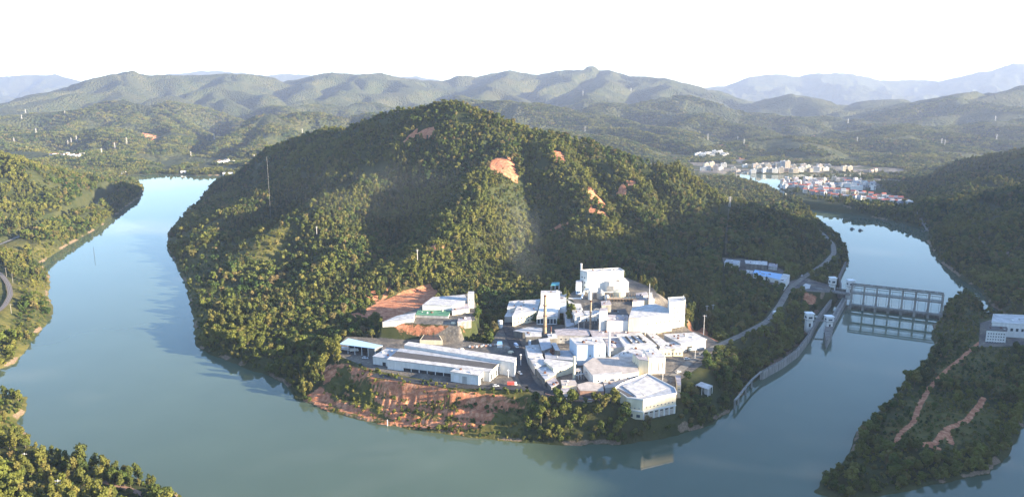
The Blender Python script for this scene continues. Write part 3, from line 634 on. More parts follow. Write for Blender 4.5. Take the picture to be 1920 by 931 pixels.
# nearest woods: every tree of the first 300 an object, the rest one mass
x, y = jitter(-1500, 1500, 250, 2300, 5.5)
r = np.hypot(x, y); kp, so, gr, h, d = keep_field(x, y)
kp &= sample(x, y, VIS) > .02; kp &= ~((gr > .26) & (rng.uniform(size=x.shape) < .86)); kp &= ~((fbm(x/38, y/38, 909, 3) > .63) & (rng.uniform(size=x.shape) < .8)); kp &= ~((r > 1500) & (rng.uniform(size=x.shape) < .35))
kp &= ~((sdf(x, y, ISLE) < -6) & (rng.uniform(size=x.shape) < .55)); kp &= ~((sdf(x, y, BENCH) < 3) & (rng.uniform(size=x.shape) < .96))
x, y, h, d, gr = x[kp], y[kp], h[kp], d[kp], gr[kp]; r = np.hypot(x, y)
sp_ = species(x, y, h); sc = rng.choice([.6, .8, .95, 1.1, 1.3, 1.55], x.shape, p=[.16, .24, .26, .2, .11, .03])*rng.uniform(.72, .92, x.shape)*(.75+.25*sm(2, 14, d))*(.82+.4*fbm(x/45, y/45, 300, 2)); rz = rng.uniform(0, 6.28, x.shape)
ang = np.abs(np.arctan2(x, y)); py_ = 465.5+F*np.tan(np.arctan2(CAMZ-h-4, y)-PITCH); inframe = (np.abs(x/(y*cp+(CAMZ-h)*sp))*F < 955) & (py_ < 925)
order = np.argsort(np.where(inframe, r-sc*60, 1e9)); first = order[:285]; mask = np.ones(len(x), bool); mask[first] = False
ve = KIND['broad']+KIND['tall']+KIND['bamboo']; off = [0, 4, 7]; nv = [4, 3, 2]
vi = np.array([off[s]+int(q*nv[s]) % nv[s] for s, q in zip(sp_, rng.uniform(0, 1, len(x)))])
NEARVI = vi[first]; NX, NY, NH, NS, NR = x[first], y[first], h[first], sc[first], rz[first]
mid = mask & (r < 760); lite = mask & ~mid
print('trees', len(x), mid.sum(), lite.sum())
scatter_obj('near_woodland', 'mixed green woodland covering the banks and lower hill slopes around the factory', np.stack([x, y, h-.4], 1)[mid], rz[mid], sc[mid], vi[mid], [joined('t', [a, b]) for a, b, c in ve])
scatter_obj('hill_woodland', 'dense dark green forest over the large wooded hill and opposite banks', np.stack([x, y, h-.4], 1)[lite], rz[lite], sc[lite], vi[lite], [c for a, b, c in ve])
x, y = jitter(-3900, 4000, 1900, 5600, 21); kp, so, gr, h, d = keep_field(x, y); r = np.hypot(x, y)
kp &= (r > 2150) & (r < 5600) & (sample(x, y, VIS) > .3) & (np.abs(np.arctan2(x, y)) < R(40)) & (d > 12) & ~((fbm(x/160, y/160, 401, 3) > .60))
x, y, h = x[kp], y[kp], h[kp]; n = len(x); print('groves', n)
scatter_obj('distant_woodland', 'far off woods over the rolling hills beyond the river', np.stack([x, y, h-1.5], 1), rng.uniform(0, 6.28, n), rng.uniform(.7, 1.15, n), rng.integers(0, 3, n), GROVE)
# scrub on the bare bank, the shores and the grassy left bank
x, y = jitter(-700, 700, 380, 1150, 3.4); kp, so, gr, h, d = keep_field(x, y); u = rng.uniform(size=x.shape); b = sdf(x, y, BENCH)
so = sample(x, y, GSO); h = sample(x, y); d = sample(x, y, GD); pa = sample(x, y, GPA)
kp2 = (d > .8) & (pa < .2) & (h > .3) & (np.abs(np.arctan2(x, y)) < R(41)) & (((b < 2) & (u < .20+.45*(fbm(x/18, y/12, 500, 3) > .5))) | ((gr > .22) & kp & (x < -200) & (u < .28)) | ((sdf(x, y, ISLE) < -2) & kp & (u < .6)) | ((fbm(x/38, y/38, 909, 3) > .6) & kp & (u < .6)) | ((d < 9) & (u < .35) & kp))
x, y, h = x[kp2], y[kp2], h[kp2]; n = len(x); print('shrubs', n)
scatter_obj('bank_scrub', 'low green and straw coloured scrub dotted over the bare banks and shorelines', np.stack([x, y, h-.2], 1), rng.uniform(0, 6.28, n), rng.uniform(.3, .95, n), rng.integers(0, 2, n), [c for a, b_, c in KIND['shrub']])
#@@PART3
# ------------------------------------------------------------------ building helpers
def tag(o, label=None, cat=None, group=None, kind=None):
    if label: o['label'] = label
    if cat: o['category'] = cat
    if group: o['group'] = group
    if kind: o['kind'] = kind
    return o
def thing(name, label, cat, loc, group=None, rz=0):
    o = bpy.data.objects.new(name, None); COL.objects.link(o); o.location = loc; o.rotation_euler.z = rz; o.empty_display_size = 1
    return tag(o, label, cat, group)
class MB:
    def __init__(s, org=(0, 0, 0)): s.v = []; s.f = []; s.o = org
    def pt(s, p): s.v.append((p[0]-s.o[0], p[1]-s.o[1], p[2]-s.o[2])); return len(s.v)-1
    def prism(s, base, top):
        n = len(base); a = [s.pt(p) for p in base]; b = [s.pt(p) for p in top]
        for i in range(n): s.f.append((a[i], a[(i+1) % n], b[(i+1) % n], b[i]))
        s.f.append(tuple(b)); s.f.append(tuple(reversed(a))); return s
    def ext(s, pts, z0, z1):
        z0_ = z0 if hasattr(z0, '__len__') else [z0]*len(pts); z1_ = z1 if hasattr(z1, '__len__') else [z1]*len(pts)
        return s.prism([(p[0], p[1], z) for p, z in zip(pts, z0_)], [(p[0], p[1], z) for p, z in zip(pts, z1_)])
    def box(s, c, sx, sy, sz, rz=0):                     # c = centre of the bottom
        ca, sa = math.cos(rz), math.sin(rz); q = [(-sx/2, -sy/2), (sx/2, -sy/2), (sx/2, sy/2), (-sx/2, sy/2)]
        return s.ext([(c[0]+x*ca-y*sa, c[1]+x*sa+y*ca) for x, y in q], c[2], c[2]+sz)
    def bar(s, a, b, w, h=None):                         # square bar from a to b
        h = h or w; a = Vector(a); b = Vector(b); d = b-a; d.normalize(); u = d.cross(Vector((0, 0, 1)))
        u = u.normalized() if u.length > .01 else Vector((1, 0, 0)); v = d.cross(u)
        q = [(-1, -1), (1, -1), (1, 1), (-1, 1)]
        return s.prism([a+u*(x*w/2)+v*(y*h/2) for x, y in q], [b+u*(x*w/2)+v*(y*h/2) for x, y in q])
    def tube(s, a, b, ra, rb=None, n=12):
        rb = ra if rb is None else rb; a = Vector(a); b = Vector(b); d = (b-a).normalized(); u = d.orthogonal().normalized(); v = d.cross(u)
        c = [(math.cos(i*2*math.pi/n), math.sin(i*2*math.pi/n)) for i in range(n)]
        return s.prism([a+(u*x+v*y)*ra for x, y in c], [b+(u*x+v*y)*rb for x, y in c])
    def build(s, name, mat, parent=None, smooth=False):
        me = bpy.data.meshes.new(name); me.from_pydata([tuple(p) for p in s.v], [], s.f); me.update()
        bm = bmesh.new(); bm.from_mesh(me); bmesh.ops.recalc_face_normals(bm, faces=bm.faces); bm.to_mesh(me); bm.free()
        me.materials.append(mat)
        if smooth: me.polygons.foreach_set('use_smooth', [True]*len(me.polygons))
        return link(name, me, parent)
M_WHITE = paint('white_render', (.72, .71, .68), .7, .12, .5, streak=True)
M_CREAM = paint('cream_render', (.74, .66, .48), .75, .14, .5, streak=True)
M_GREYW = paint('grey_render', (.48, .47, .45), .85, .22, .4, streak=True)
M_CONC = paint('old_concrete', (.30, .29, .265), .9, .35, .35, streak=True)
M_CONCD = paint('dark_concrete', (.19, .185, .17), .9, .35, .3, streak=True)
M_BAY = paint('bay_recess_shade', (.50, .43, .36), .8, .2, .5)  # darker render, painting recess shade into the arcade bays
M_PINK = paint('pinkish_brick', (.50, .30, .22), .85, .2, .6)
M_DARK = paint('dark_parts_recess_shade', (.035, .037, .04), .8, .2, .5)  # near-black for dark parts, and for shade painted in place of open recesses
M_GLASS = paint('window_glass', (.05, .065, .075), .15, .1, .5)
M_RUST = paint('rusty_metal', (.15, .07, .045), .85, .35, 1.2)
M_BROWN = paint('brown_stack', (.42, .30, .20), .85, .3, .5, streak=True)
M_STEEL = paint('grey_steel', (.33, .34, .35), .5, .2, .6, .3)
M_WSTEEL = paint('white_painted_steel', (.78, .78, .78), .5, .08, .6)
M_BLUEP = paint('blue_shaded_white', (.55, .66, .78), .6, .08, .4, streak=True)  # white walls with the blue of their shade painted into the colour
R_WHITE = roofing('white_sheet_roof', (.60, .59, .59), .3, 1.1, .6, .25)
R_WHITE2 = roofing('white_sheet_roof_b', (.64, .62, .61), 1.2, 1.4, .6, .26)
R_GREY = roofing('grey_sheet_roof', (.44, .455, .49), .1, 1.2, .6, .2)
R_MAUVE = roofing('weathered_mauve_roof', (.45, .41, .43), .9, 1.2, .7, .25)
R_DGREY = roofing('dark_fibre_roof', (.085, .08, .078), -.23, 1.2, .8, .15)
R_BLUE = roofing('sky_blue_roof', (.22, .43, .72), .4, 1.0, .5, .08)
R_CYAN = roofing('pale_cyan_roof', (.42, .62, .78), -.2, 1.0, .45, .08)
R_RED = roofing('red_tile_roof', (.46, .13, .09), .5, .8, .8, .2)
R_TAN = roofing('tan_flat_roof', (.50, .44, .40), .2, 2.5, .8, .2)
def lerp2(a, b, f): return (a[0]+(b[0]-a[0])*f, a[1]+(b[1]-a[1])*f)
def grow(pts, k):
    cx = sum(p[0] for p in pts)/len(pts); cy = sum(p[1] for p in pts)/len(pts); o = []
    for p in pts:
        l = math.hypot(p[0]-cx, p[1]-cy)+1e-6; o.append((p[0]+(p[0]-cx)/l*k, p[1]+(p[1]-cy)/l*k))
    return o
def on_wall(a, b, f, z, w, h, proud=.06, depth=.3, org=(0, 0, 0)):
    """a box set on the wall a-b (outside to the right of a->b) centred at fraction f"""
    ax, ay = a[:2]; bx_, by_ = b[:2]; l = math.hypot(bx_-ax, by_-ay); ux, uy = (bx_-ax)/l, (by_-ay)/l; nx, ny = uy, -ux
    cx, cy = ax+(bx_-ax)*f+nx*(proud-depth/2), ay+(by_-ay)*f+ny*(proud-depth/2)
    m_ = MB(org); m_.box((cx, cy, z), w, depth, h, math.atan2(uy, ux)); return m_
def block(name, label, cat, roof, zt, zb, wall=None, roofm=None, over=.4, th=.35, wins=(), doors=(), gable=0, mono=None, group=None, parapet=0, sub=None, open_=False, posts=None, wallparts=True):
    """a building from the outline of its roof (photo pixels at roof height), order front-left, front-right, back-right, back-left"""
    wall = wall or M_WHITE; roofm = roofm or R_WHITE
    pts = [P(x, y, zt)[:2] for x, y in roof]
    cx = sum(p[0] for p in pts)/len(pts); cy = sum(p[1] for p in pts)/len(pts)
    base = (cx, cy, zb); T = thing(name, label, cat, base, group); n = len(pts); zz = mono or [zt]*n
    if open_:
        l = MB(base); i_ = 0
        fr = posts or [0, .5, 1]
        for e in (0, 2):
            a, b = pts[e], pts[(e+1) % n]
            for f in fr:
                x_, y_ = a[0]+(b[0]-a[0])*f, a[1]+(b[1]-a[1])*f
                MB(base).box((x_*.985+cx*.015, y_*.985+cy*.015, zb-.5), .35, .35, zt-zb+.5).build('post', M_WSTEEL, T)
    else:
        MB(base).ext(pts, zb-3, [z-.02 for z in zz]).build('wall', wall, T)
    rp = grow(pts, over)
    if gable:
        a = [(rp[0][0]+rp[3][0])/2, (rp[0][1]+rp[3][1])/2]; b = [(rp[1][0]+rp[2][0])/2, (rp[1][1]+rp[2][1])/2]
        m_ = MB(base); z0 = zt; v = [m_.pt((*rp[i], z0)) for i in range(4)]+[m_.pt((*a, z0+gable)), m_.pt((*b, z0+gable))]+[m_.pt((*rp[i], z0+th)) for i in range(4)]
        m_.f = [(v[0], v[1], v[7], v[6]), (v[2], v[3], v[9], v[8]), (v[6], v[7], v[5], v[4]), (v[8], v[9], v[4], v[5]), (v[3], v[0], v[6], v[4], v[9]), (v[1], v[2], v[8], v[5], v[7]), (v[3], v[2], v[1], v[0])]
        ro = m_.build('roof', roofm, T)
    else: ro = MB(base).ext(rp, zz, [z+th for z in zz]).build('roof', roofm, T)
    if parapet:
        for i in range(n):
            a, b = rp[i], rp[(i+1) % n]; MB(base).bar((a[0], a[1], zt+th+parapet/2), (b[0], b[1], zt+th+parapet/2), .3, parapet).build('parapet', wall, T)
    ar = abs(sum(pts[i][0]*pts[(i+1) % n][1]-pts[(i+1) % n][0]*pts[i][1] for i in range(n)))/2
    if ar > 90 and not gable and not open_ and not mono and n == 4 and roofm not in (M_GLASS,):
        rv = random.Random(int(cx*7+cy*13))
        for i in range(min(6, int(ar/110)+1)):
            a, c = rv.uniform(.12, .88), rv.uniform(.15, .85); p1 = lerp2(lerp2(pts[0], pts[1], a), lerp2(pts[3], pts[2], a), c); s_ = rv.uniform(.8, 1.7)
            MB(base).box((p1[0], p1[1], zt+th-.05), s_, s_*rv.uniform(.7, 1.6), rv.uniform(.6, 1.5), rv.uniform(0, 1)).build('roof_vent', rv.choice([M_STEEL, M_WSTEEL, M_RUST, M_GREYW]), T)
    for e, rows, cols, w_, h_, z0, dz, f0, f1 in wins:
        a, b = pts[e], pts[(e+1) % n]
        for r_ in range(rows):
            for c in range(cols):
                f = f0+(f1-f0)*(c+.5)/cols
                fr_ = on_wall(a, b, f, z0+r_*dz, w_, h_, .10, .3, base).build('window', M_GREYW, T)
                on_wall(a, b, f, z0+r_*dz+.15, w_-.3, h_-.3, .15, .3, base).build('pane', M_GLASS, fr_)
    for e, f, w_, h_, z0, mt in doors:
        on_wall(pts[e], pts[(e+1) % n], f, z0, w_, h_, .08, .3, base).build('door', mt, T)
    return T, pts, base
def stack(name, label, px, pyb, pyt, z, r0, r1, mat, cap=None, group=None, cat='chimney', rings=0):
    b = P(px, pyb, z); d = ray(px, pyt); top = CAMZ+d[2]*b[1]/d[1]
    T = thing(name, label, cat, b, group)
    MB(b).tube((b[0], b[1], z-4), (b[0], b[1], top), r0, r1, 16).build('shaft', mat, T, False)
    MB(b).tube((b[0], b[1], top-.9), (b[0], b[1], top+.15), r1*1.22, r1*1.22, 16).build('rim', cap or mat, T)
    MB(b).tube((b[0], b[1], z-4), (b[0], b[1], z+2.2), r0*1.5, r0*1.4, 16).build('plinth', M_CONC, T)
    for i in range(rings):
        q = z+(top-z)*(i+1)/(rings+1); MB(b).tube((b[0], b[1], q), (b[0], b[1], q+.35), r0*1.12, r0*1.12, 16).build('band', M_RUST if mat is M_BROWN else M_STEEL, T)
    return T
def tank(name, label, px, py, z, r, h, mat, cone=.25, group=None, cat='tank'):
    b = P(px, py, z); T = thing(name, label, cat, b, group)
    MB(b).tube((b[0], b[1], z-2), (b[0], b[1], z+h), r, r, 20).build('shell', mat, T)
    MB(b).tube((b[0], b[1], z+h), (b[0], b[1], z+h+r*cone), r*1.03, r*.12, 20).build('roof', mat, T)
    return T

# ------------------------------------------------------------------ the works: sheds on the lower yard
F_ = 'factory'
T, q, b = block('warehouse', 'long low warehouse with dark and pale striped roof above the red terraced bank', 'warehouse', [(726,672),(918,695),(939,678),(751,654)], 28.5, 20, M_WHITE, R_DGREY, over=.3, mono=[27.6,27.6,28.6,28.6])
def strip(T, b, a0, a1, z0, z1, mat, nm='roof_panel'):
    MB(b).prism([(*a0[0], z0), (*a0[1], z0), (*a1[1], z1), (*a1[0], z1)], [(*a0[0], z0+.3), (*a0[1], z0+.3), (*a1[1], z1+.3), (*a1[0], z1+.3)]).build(nm, mat, T)
def lerp2(a, b, f): return (a[0]+(b[0]-a[0])*f, a[1]+(b[1]-a[1])*f)
g = grow(q, .5)
strip(T, b, (g[0], g[1]), (lerp2(g[0], g[3], .24), lerp2(g[1], g[2], .24)), 27.75, 28.15, R_WHITE2)
strip(T, b, (lerp2(g[0], g[3], .72), lerp2(g[1], g[2], .72)), (g[3], g[2]), 28.6, 28.95, R_GREY)
for i in range(9): on_wall(q[0], q[1], .2+.08*i, 20, 6.2, 2.6, .1, .3, b).build('opening', M_DARK, T)  # solid dark panels: the shade of the open bays painted on the wall
for i in range(4): on_wall(q[1], q[2], .15+.22*i, 20.4, 2.6, 4.5, .1, .3, b).build('window', M_GLASS, T)
MB(b).bar((*g[1], 27.6), (*g[2], 28.6), .4, 1.2).build('gable_trim', M_CREAM, T)
block('warehouse', 'taller white roofed shed running behind the long striped warehouse', 'warehouse', [(758,647),(965,680),(968,670),(767,640.5)], 31.0, 20, M_WHITE, R_WHITE2, gable=.5, wins=[(1,1,3,2.2,1.6,24,1,.1,.9)])
block('annex', 'white roofed annex with tall pale doors at the front right end of the long warehouse', 'annex', [(845,696.5),(897.5,704),(909,693),(856,690.5)], 27.6, 20, M_WHITE, R_WHITE2, over=.8, doors=[(0,.2,4,5.5,20,M_WSTEEL),(0,.5,4,5.5,20,M_GREYW),(0,.8,4,5.5,20,M_WSTEEL),(1,.5,5,4,20,M_DARK)])
block('annex', 'small grey roofed annex with dark doorway at the left end of the long warehouse', 'annex', [(699,667.5),(727,672),(752,655),(726,652)], 26.5, 20, M_WHITE, R_GREY, over=.4, doors=[(0,.75,3,3,20,M_DARK)])
T, q, b = block('open_shed', 'open sided vehicle shed under a bright pale blue roof', 'shed', [(637,645),(703.5,653.5),(716.5,648),(654,634.5)], 27.3, 20, M_DARK, R_CYAN, open_=True, posts=[0,.22,.42,.62,.8,1], over=.5, th=.4)
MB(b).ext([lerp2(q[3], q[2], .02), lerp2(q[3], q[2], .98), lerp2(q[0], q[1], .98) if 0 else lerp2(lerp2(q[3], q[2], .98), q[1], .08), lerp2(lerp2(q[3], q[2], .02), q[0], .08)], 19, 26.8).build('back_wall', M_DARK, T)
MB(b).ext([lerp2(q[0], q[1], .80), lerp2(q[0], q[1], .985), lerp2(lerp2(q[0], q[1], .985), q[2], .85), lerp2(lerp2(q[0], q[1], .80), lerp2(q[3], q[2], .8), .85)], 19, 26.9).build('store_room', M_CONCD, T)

def vehicle(label, px, py, z, rz, col, kind='car', group=None):
    p_ = P(px, py, z); T = thing('truck' if kind == 'truck' else kind, label, kind, p_, group, rz)
    mt = paint('vehicle_paint', col, .3, .05, 2); L_, W_ = (7.5, 2.4) if kind == 'truck' else (4.8, 1.9)
    m_ = MB()
    if kind == 'truck':
        m_.box((-.9, 0, .8), 5.4, W_, 2.1); m_.build('cargo_box', mt, T)
        MB().prism([(2.0, -1.15, .7), (3.9, -1.15, .7), (3.9, 1.15, .7), (2.0, 1.15, .7)], [(2.0, -1.05, 2.6), (3.3, -1.05, 2.6), (3.3, 1.05, 2.6), (2.0, 1.05, 2.6)]).build('cab', M_WSTEEL, T)
        MB().box((3.55, 0, 1.6), .5, 1.9, .7).build('windscreen', M_GLASS, T)
    else:
        m_.prism([(-2.4, -.9, .35), (2.4, -.9, .35), (2.4, .9, .35), (-2.4, .9, .35)], [(-2.35, -.92, .95), (2.2, -.88, .85), (2.2, .88, .85), (-2.35, .92, .95)]); m_.build('body', mt, T)
        MB().prism([(-2.1, -.85, .95), (1.2, -.85, .93), (1.2, .85, .93), (-2.1, .85, .95)], [(-1.7, -.7, 1.55), (.45, -.7, 1.55), (.45, .7, 1.55), (-1.7, .7, 1.55)]).build('cabin', M_GLASS, T)
        MB().box((-.6, 0, 1.552), 2.1, 1.36, .05).build('roof', mt, T)
    for x_ in (-L_*.3, L_*.3):
        for y_ in (-1, 1): MB().tube((x_, y_*(W_/2-.12), .36), (x_, y_*(W_/2+.06), .36), .36, .36, 12).build('wheel', M_DARK, T)
    return T
vehicle('white van parked in the left bay of the pale blue roofed open shed', 648, 656.5, 20, -.3, (.75, .75, .75), 'truck')
vehicle('white truck parked in the middle bay of the pale blue roofed open shed', 664, 658.5, 20, .2, (.78, .76, .7), 'truck')
vehicle('white car parked on the asphalt just outside the pale blue roofed open shed', 685, 671.5, 20, -.15, (.8, .82, .85), 'car')
vehicle('white car parked at the far left corner of the open vehicle shed', 633, 657, 20, .4, (.8, .8, .8), 'car')
vehicle('white car standing on the road beside the blue roofed workshops', 1503.5, 517, 15, 1.0, (.8, .8, .8), 'car')
vehicle('grey car parked on the roadside below the blue roofed workshops', 1441, 600, 18, 1.1, (.3, .3, .32), 'car')
vehicle('pale truck parked at the bend of the road above the lock', 1452, 588, 17.5, 1.0, (.6, .6, .6), 'truck')
vehicle('small white truck unloading beside the white roofed hall near the right edge of the yard', 1297, 657, 20, .3, (.6, .7, .66), 'truck')
vehicle('white car parked on the pale yard below the low white office', 1288, 673, 20, .2, (.8, .8, .8), 'car')

# left side of the main works
block('office_building', 'cream office with two rows of windows below white roofs, left of the works', 'building', [(961,592),(1007,583),(1013,561),(975,564)], 30, 20, M_CREAM, R_WHITE, wins=[(0,2,7,1.6,1.7,22,3.6,.03,.97)])
block('shed', 'small white roofed shed behind the cream office, nearest the trees', 'shed', [(951,577.5),(971,577),(974,563),(955,565)], 29.5, 20, M_WHITE, R_WHITE)
block('lean_to', 'low pale lean-to at the outer left corner of the cream office', 'shed', [(946,593.5),(961,593.5),(965,586),(951,585)], 25.5, 20, M_GREYW, R_WHITE)
tank('storage_tank', 'upright white storage tank standing alone left of the cream office', 938, 613, 20, 2.3, 6.5, M_WHITE)
T, q, b = block('tall_block', 'tall windowless white block with a sweeping lower roof left of the middle', 'building', [(1014,548.5),(1050,548.5),(1050,545),(1015,545)], 45.5, 20, M_WHITE, R_WHITE2, over=.2)
q2 = [P(1006,594,27.5)[:2], P(1044,594,27.5)[:2]]
pr = [(0, 34.5), (.35, 31), (1, 27.5)]
for (f0, z0), (f1, z1) in zip(pr, pr[1:]):
    a0 = (lerp2(q[0], q2[0], f0), lerp2(q[1], q2[1], f0)); a1 = (lerp2(q[0], q2[0], f1), lerp2(q[1], q2[1], f1))
    MB(b).prism([(*a1[0], z1), (*a1[1], z1), (*a0[1], z0), (*a0[0], z0)], [(*a1[0], z1+.3), (*a1[1], z1+.3), (*a0[1], z0+.3), (*a0[0], z0+.3)]).build('lower_roof', R_WHITE2, T)
MB(b).ext([lerp2(q[0], q2[0], .97), lerp2(q[1], q2[1], .97), q[1], q[0]], 18, [27.4, 27.4, 34.4, 34.4]).build('lower_wall', M_WHITE, T)
w0, w1 = lerp2(q[0], q2[0], .97), lerp2(q[1], q2[1], .97)
for i in range(6): on_wall(w0, w1, .1+.16*i, 21, 2.3, 4.5, .1, .3, b).build('window', M_GLASS, T)
block('shed', 'pale blue roofed shed tucked right behind the tall white block', 'shed', [(1050,566),(1062,566),(1062,548),(1051,547)], 36, 28, M_BLUEP, R_WHITE)
block('long_shed', 'long sloping white roofed shed leading down between tall block and dark yard', 'shed', [(1078,593),(1097,592),(1085,559),(1062,559)], 33, 20, M_WHITE, R_WHITE2, over=.3)
block('glasshouse_shed', 'grey glazed shed roof beside the long sloping white roofed shed', 'shed', [(1062,612.5),(1077,609),(1064,575),(1056,578)], 26, 20, M_GREYW, R_GREY)
block('shed', 'low flat white roofed shed between the twin brown chimneys and the tower', 'shed', [(1097,592),(1124,591),(1123,582),(1092,583)], 33, 20, M_WHITE, R_WHITE, doors=[(0,.1,1.2,9,21,M_RUST),(0,.9,1.2,9,21,M_DARK)])
# back, upper terrace
block('process_hall', 'tallest white hall at the back of the works below the forest', 'building', [(1102,511),(1170,508.5),(1161,503),(1088,507)], 55, 34, M_WHITE, R_WHITE, over=.2, wins=[(3,3,2,1.8,1.5,38,5,.1,.8)], parapet=.6)
block('process_annex', 'white annex with wide dark opening in front of the tallest hall', 'annex', [(1143,529),(1179,528.5),(1171,520.5),(1122,525)], 45, 34, M_WHITE, R_WHITE2, over=.2, doors=[(0,.05,7,6,35,M_STEEL)])
block('process_annex', 'narrow blue-shaded annex on the left side of the tallest hall', 'annex', [(1080,532),(1091,531),(1091,525),(1080,526)], 45, 33, M_BLUEP, R_WHITE, over=.2, wins=[(0,2,2,1.2,1.2,36,4,.1,.9)])  # pale blue is the shade of the left face, put into the colour
stack('exhaust_stack', 'short white exhaust stack beside the tallest hall', 1089, 538, 494, 34, .95, .9, M_WSTEEL)
T = thing('duct', 'white overhead duct climbing from the long sloping shed to the tallest hall', 'duct', P(1092,560,33))
b = P(1092,560,33); pp = [P(1066,560,33.5), P(1090,560,33.8), P(1095,546,37), P(1098,542,41), P(1106,541,42)]
for a, c in zip(pp, pp[1:]): MB(b).tube(a, c, 1.1, 1.1, 10).build('pipe_section', M_WSTEEL, T)
tank('clarifier_tank', 'broad round tank with white domed top among scaffolding on the upper terrace', 1161, 556, 34, 6.5, 6, M_CREAM, .18)
tank('cone_silo', 'grey conical silo left of the round scaffolded tank', 1126, 559, 34, 4.0, 6, M_STEEL, .9)
tank('cone_silo', 'slim white silo in front of the left end of the tallest hall', 1106, 561, 34, 1.9, 9, M_WHITE, .5)
tank('cone_silo', 'stubby white silo right of the grey conical silo', 1138, 563, 33, 2.2, 5, M_WHITE, .5)
# scaffold ring
cb = P(1168,574,29); T = thing('scaffold', 'brown pipe scaffold built round the terraced plant below the round tank', 'scaffold', cb)
for i in range(11):
    for j, (yy, zz) in enumerate(((0, 0), (5, 0))):
        x0_ = cb[0]-15+i*3; MB(cb).bar((x0_, cb[1]+yy, 27), (x0_, cb[1]+yy, 38+j*2), .28).build('post', M_BROWN, T)
for z_ in (30.5, 33.5, 36.5):
    MB(cb).bar((cb[0]-15.5, cb[1]-.4, z_), (cb[0]+15.5, cb[1]-.4, z_), .3).build('rail', M_BROWN, T)
for z_ in (32, 36): MB(cb).box((cb[0], cb[1]+2.6, z_), 31, 4.6, .25).build('platform', M_BROWN, T)
MB(cb).box((cb[0], cb[1]+7.5, 26), 30, 3, 10).build('inner_wall', M_CREAM, T)
block('shed', 'low grey roofed shed on the upper terrace right of the scaffold', 'shed', [(1186,566),(1227,561),(1224,556),(1190,559)], 35.5, 30, M_CREAM, R_MAUVE)
block('shed', 'small pale shed between scaffold and slim tower on the upper terrace', 'shed', [(1193,556),(1215,553),(1212,547.5),(1193,550)], 38, 32, M_GREYW, R_MAUVE)
block('shed', 'tiny rusty roofed lean-to left of the scaffold below the conical silo', 'shed', [(1128,573),(1146,571),(1143,563),(1127,565)], 35, 29, M_CONC, R_MAUVE)
block('stair_tower', 'small white stair tower carrying a thin mast on the upper terrace', 'tower', [(1217,552),(1223,551.5),(1223,548),(1217,548.5)], 42, 33, M_WHITE, R_WHITE, over=.1)
def pole(name, label, px, pyb, pyt, z=None, r=.14, arms=0, mat=None, group=None, cat='pole', ball=False):
    b = hit(px, pyb) if z is None else P(px, pyb, z); d = ray(px, pyt); top = CAMZ+d[2]*b[1]/d[1]; mat = mat or M_WSTEEL
    T = thing(name, label, cat, b, group); MB(b).tube((b[0], b[1], b[2]-1.5), (b[0], b[1], top), r*1.3, r, 8).build('shaft', mat, T)
    for k in range(arms): MB(b).bar((b[0]-1.6+.3*k, b[1]-.2*k, top-.8-1.6*k), (b[0]+1.6-.3*k, b[1]+.2*k, top-.8-1.6*k), .28).build('crossarm', mat, T)
    if ball: MB(b).box((b[0], b[1], top-.2), 1.6, .8, .8).build('lamp_head', M_WSTEEL, T)
    return T
pole('mast', 'thin white mast rising from the small stair tower', 1217.6, 551, 531, 42, .22)
pole('flagpole', 'short flagpole on the roof of the four storey corner block', 1281, 562, 553, 48.5, .18)
# curved row along the terrace edge
block('curved_hall', 'long bright white hall curving along the terrace edge, left of the corner block', 'building', [(1179,596),(1201,596),(1261,588),(1259,581),(1227,569),(1186,576)], 40, 27, M_CREAM, R_WHITE, over=.3, wins=[(1,1,7,1.3,1.3,33,3,.03,.97)])
T_, q, b = block('corner_block', 'four storey white corner block at the right end of the curved hall', 'building', [(1256,569.5),(1285,564.5),(1283,557.5),(1253,559.5)], 49, 28.5, M_WHITE, R_GREY, over=.25, parapet=.8, wins=[(0,4,5,1.5,1.6,30.5,4.4,.05,.95),(1,3,2,1.2,1.4,31,4.4,.1,.9)])
block('low_hall', 'low hall with dark roof and tall white front wall left of the curved hall', 'building', [(1138,602),(1179,601),(1177,591),(1140,590)], 37, 20, M_WHITE, R_MAUVE, over=.1)
block('stair_tower', 'square white tower between the low dark roofed hall and the second chimney', 'tower', [(1124,584),(1139,582),(1139,577),(1125,578)], 45.5, 21, M_WHITE, R_MAUVE, over=.1)
block('shed', 'flat grey roofed shed filling the dark court behind the square white tower', 'shed', [(1146,590),(1178,590),(1172,579),(1146,581)], 33, 27, M_GREYW, R_DGREY)
# chimneys
stack('chimney', 'tallest brown chimney, tapering, left of the middle of the works', 1021.5, 630, 553.5, 22, 1.75, 1.0, M_BROWN, M_RUST, rings=3)
stack('chimney', 'slimmer brown chimney standing right of the tallest one', 1106.5, 628, 563.5, 22, 1.0, .8, M_BROWN, M_RUST, rings=2)
stack('chimney', 'slim bright white stack behind the curved grey roof', 1141.7, 671, 621, 27, .95, .8, M_WSTEEL)
stack('chimney', 'short cream stack in the front yard beside the small open tower', 1076, 713, 668, 20, 1.0, .9, M_CREAM)
stack('chimney', 'small rusty flue pipe right of the tallest brown chimney', 1033, 626, 612, 27, .55, .5, M_RUST)
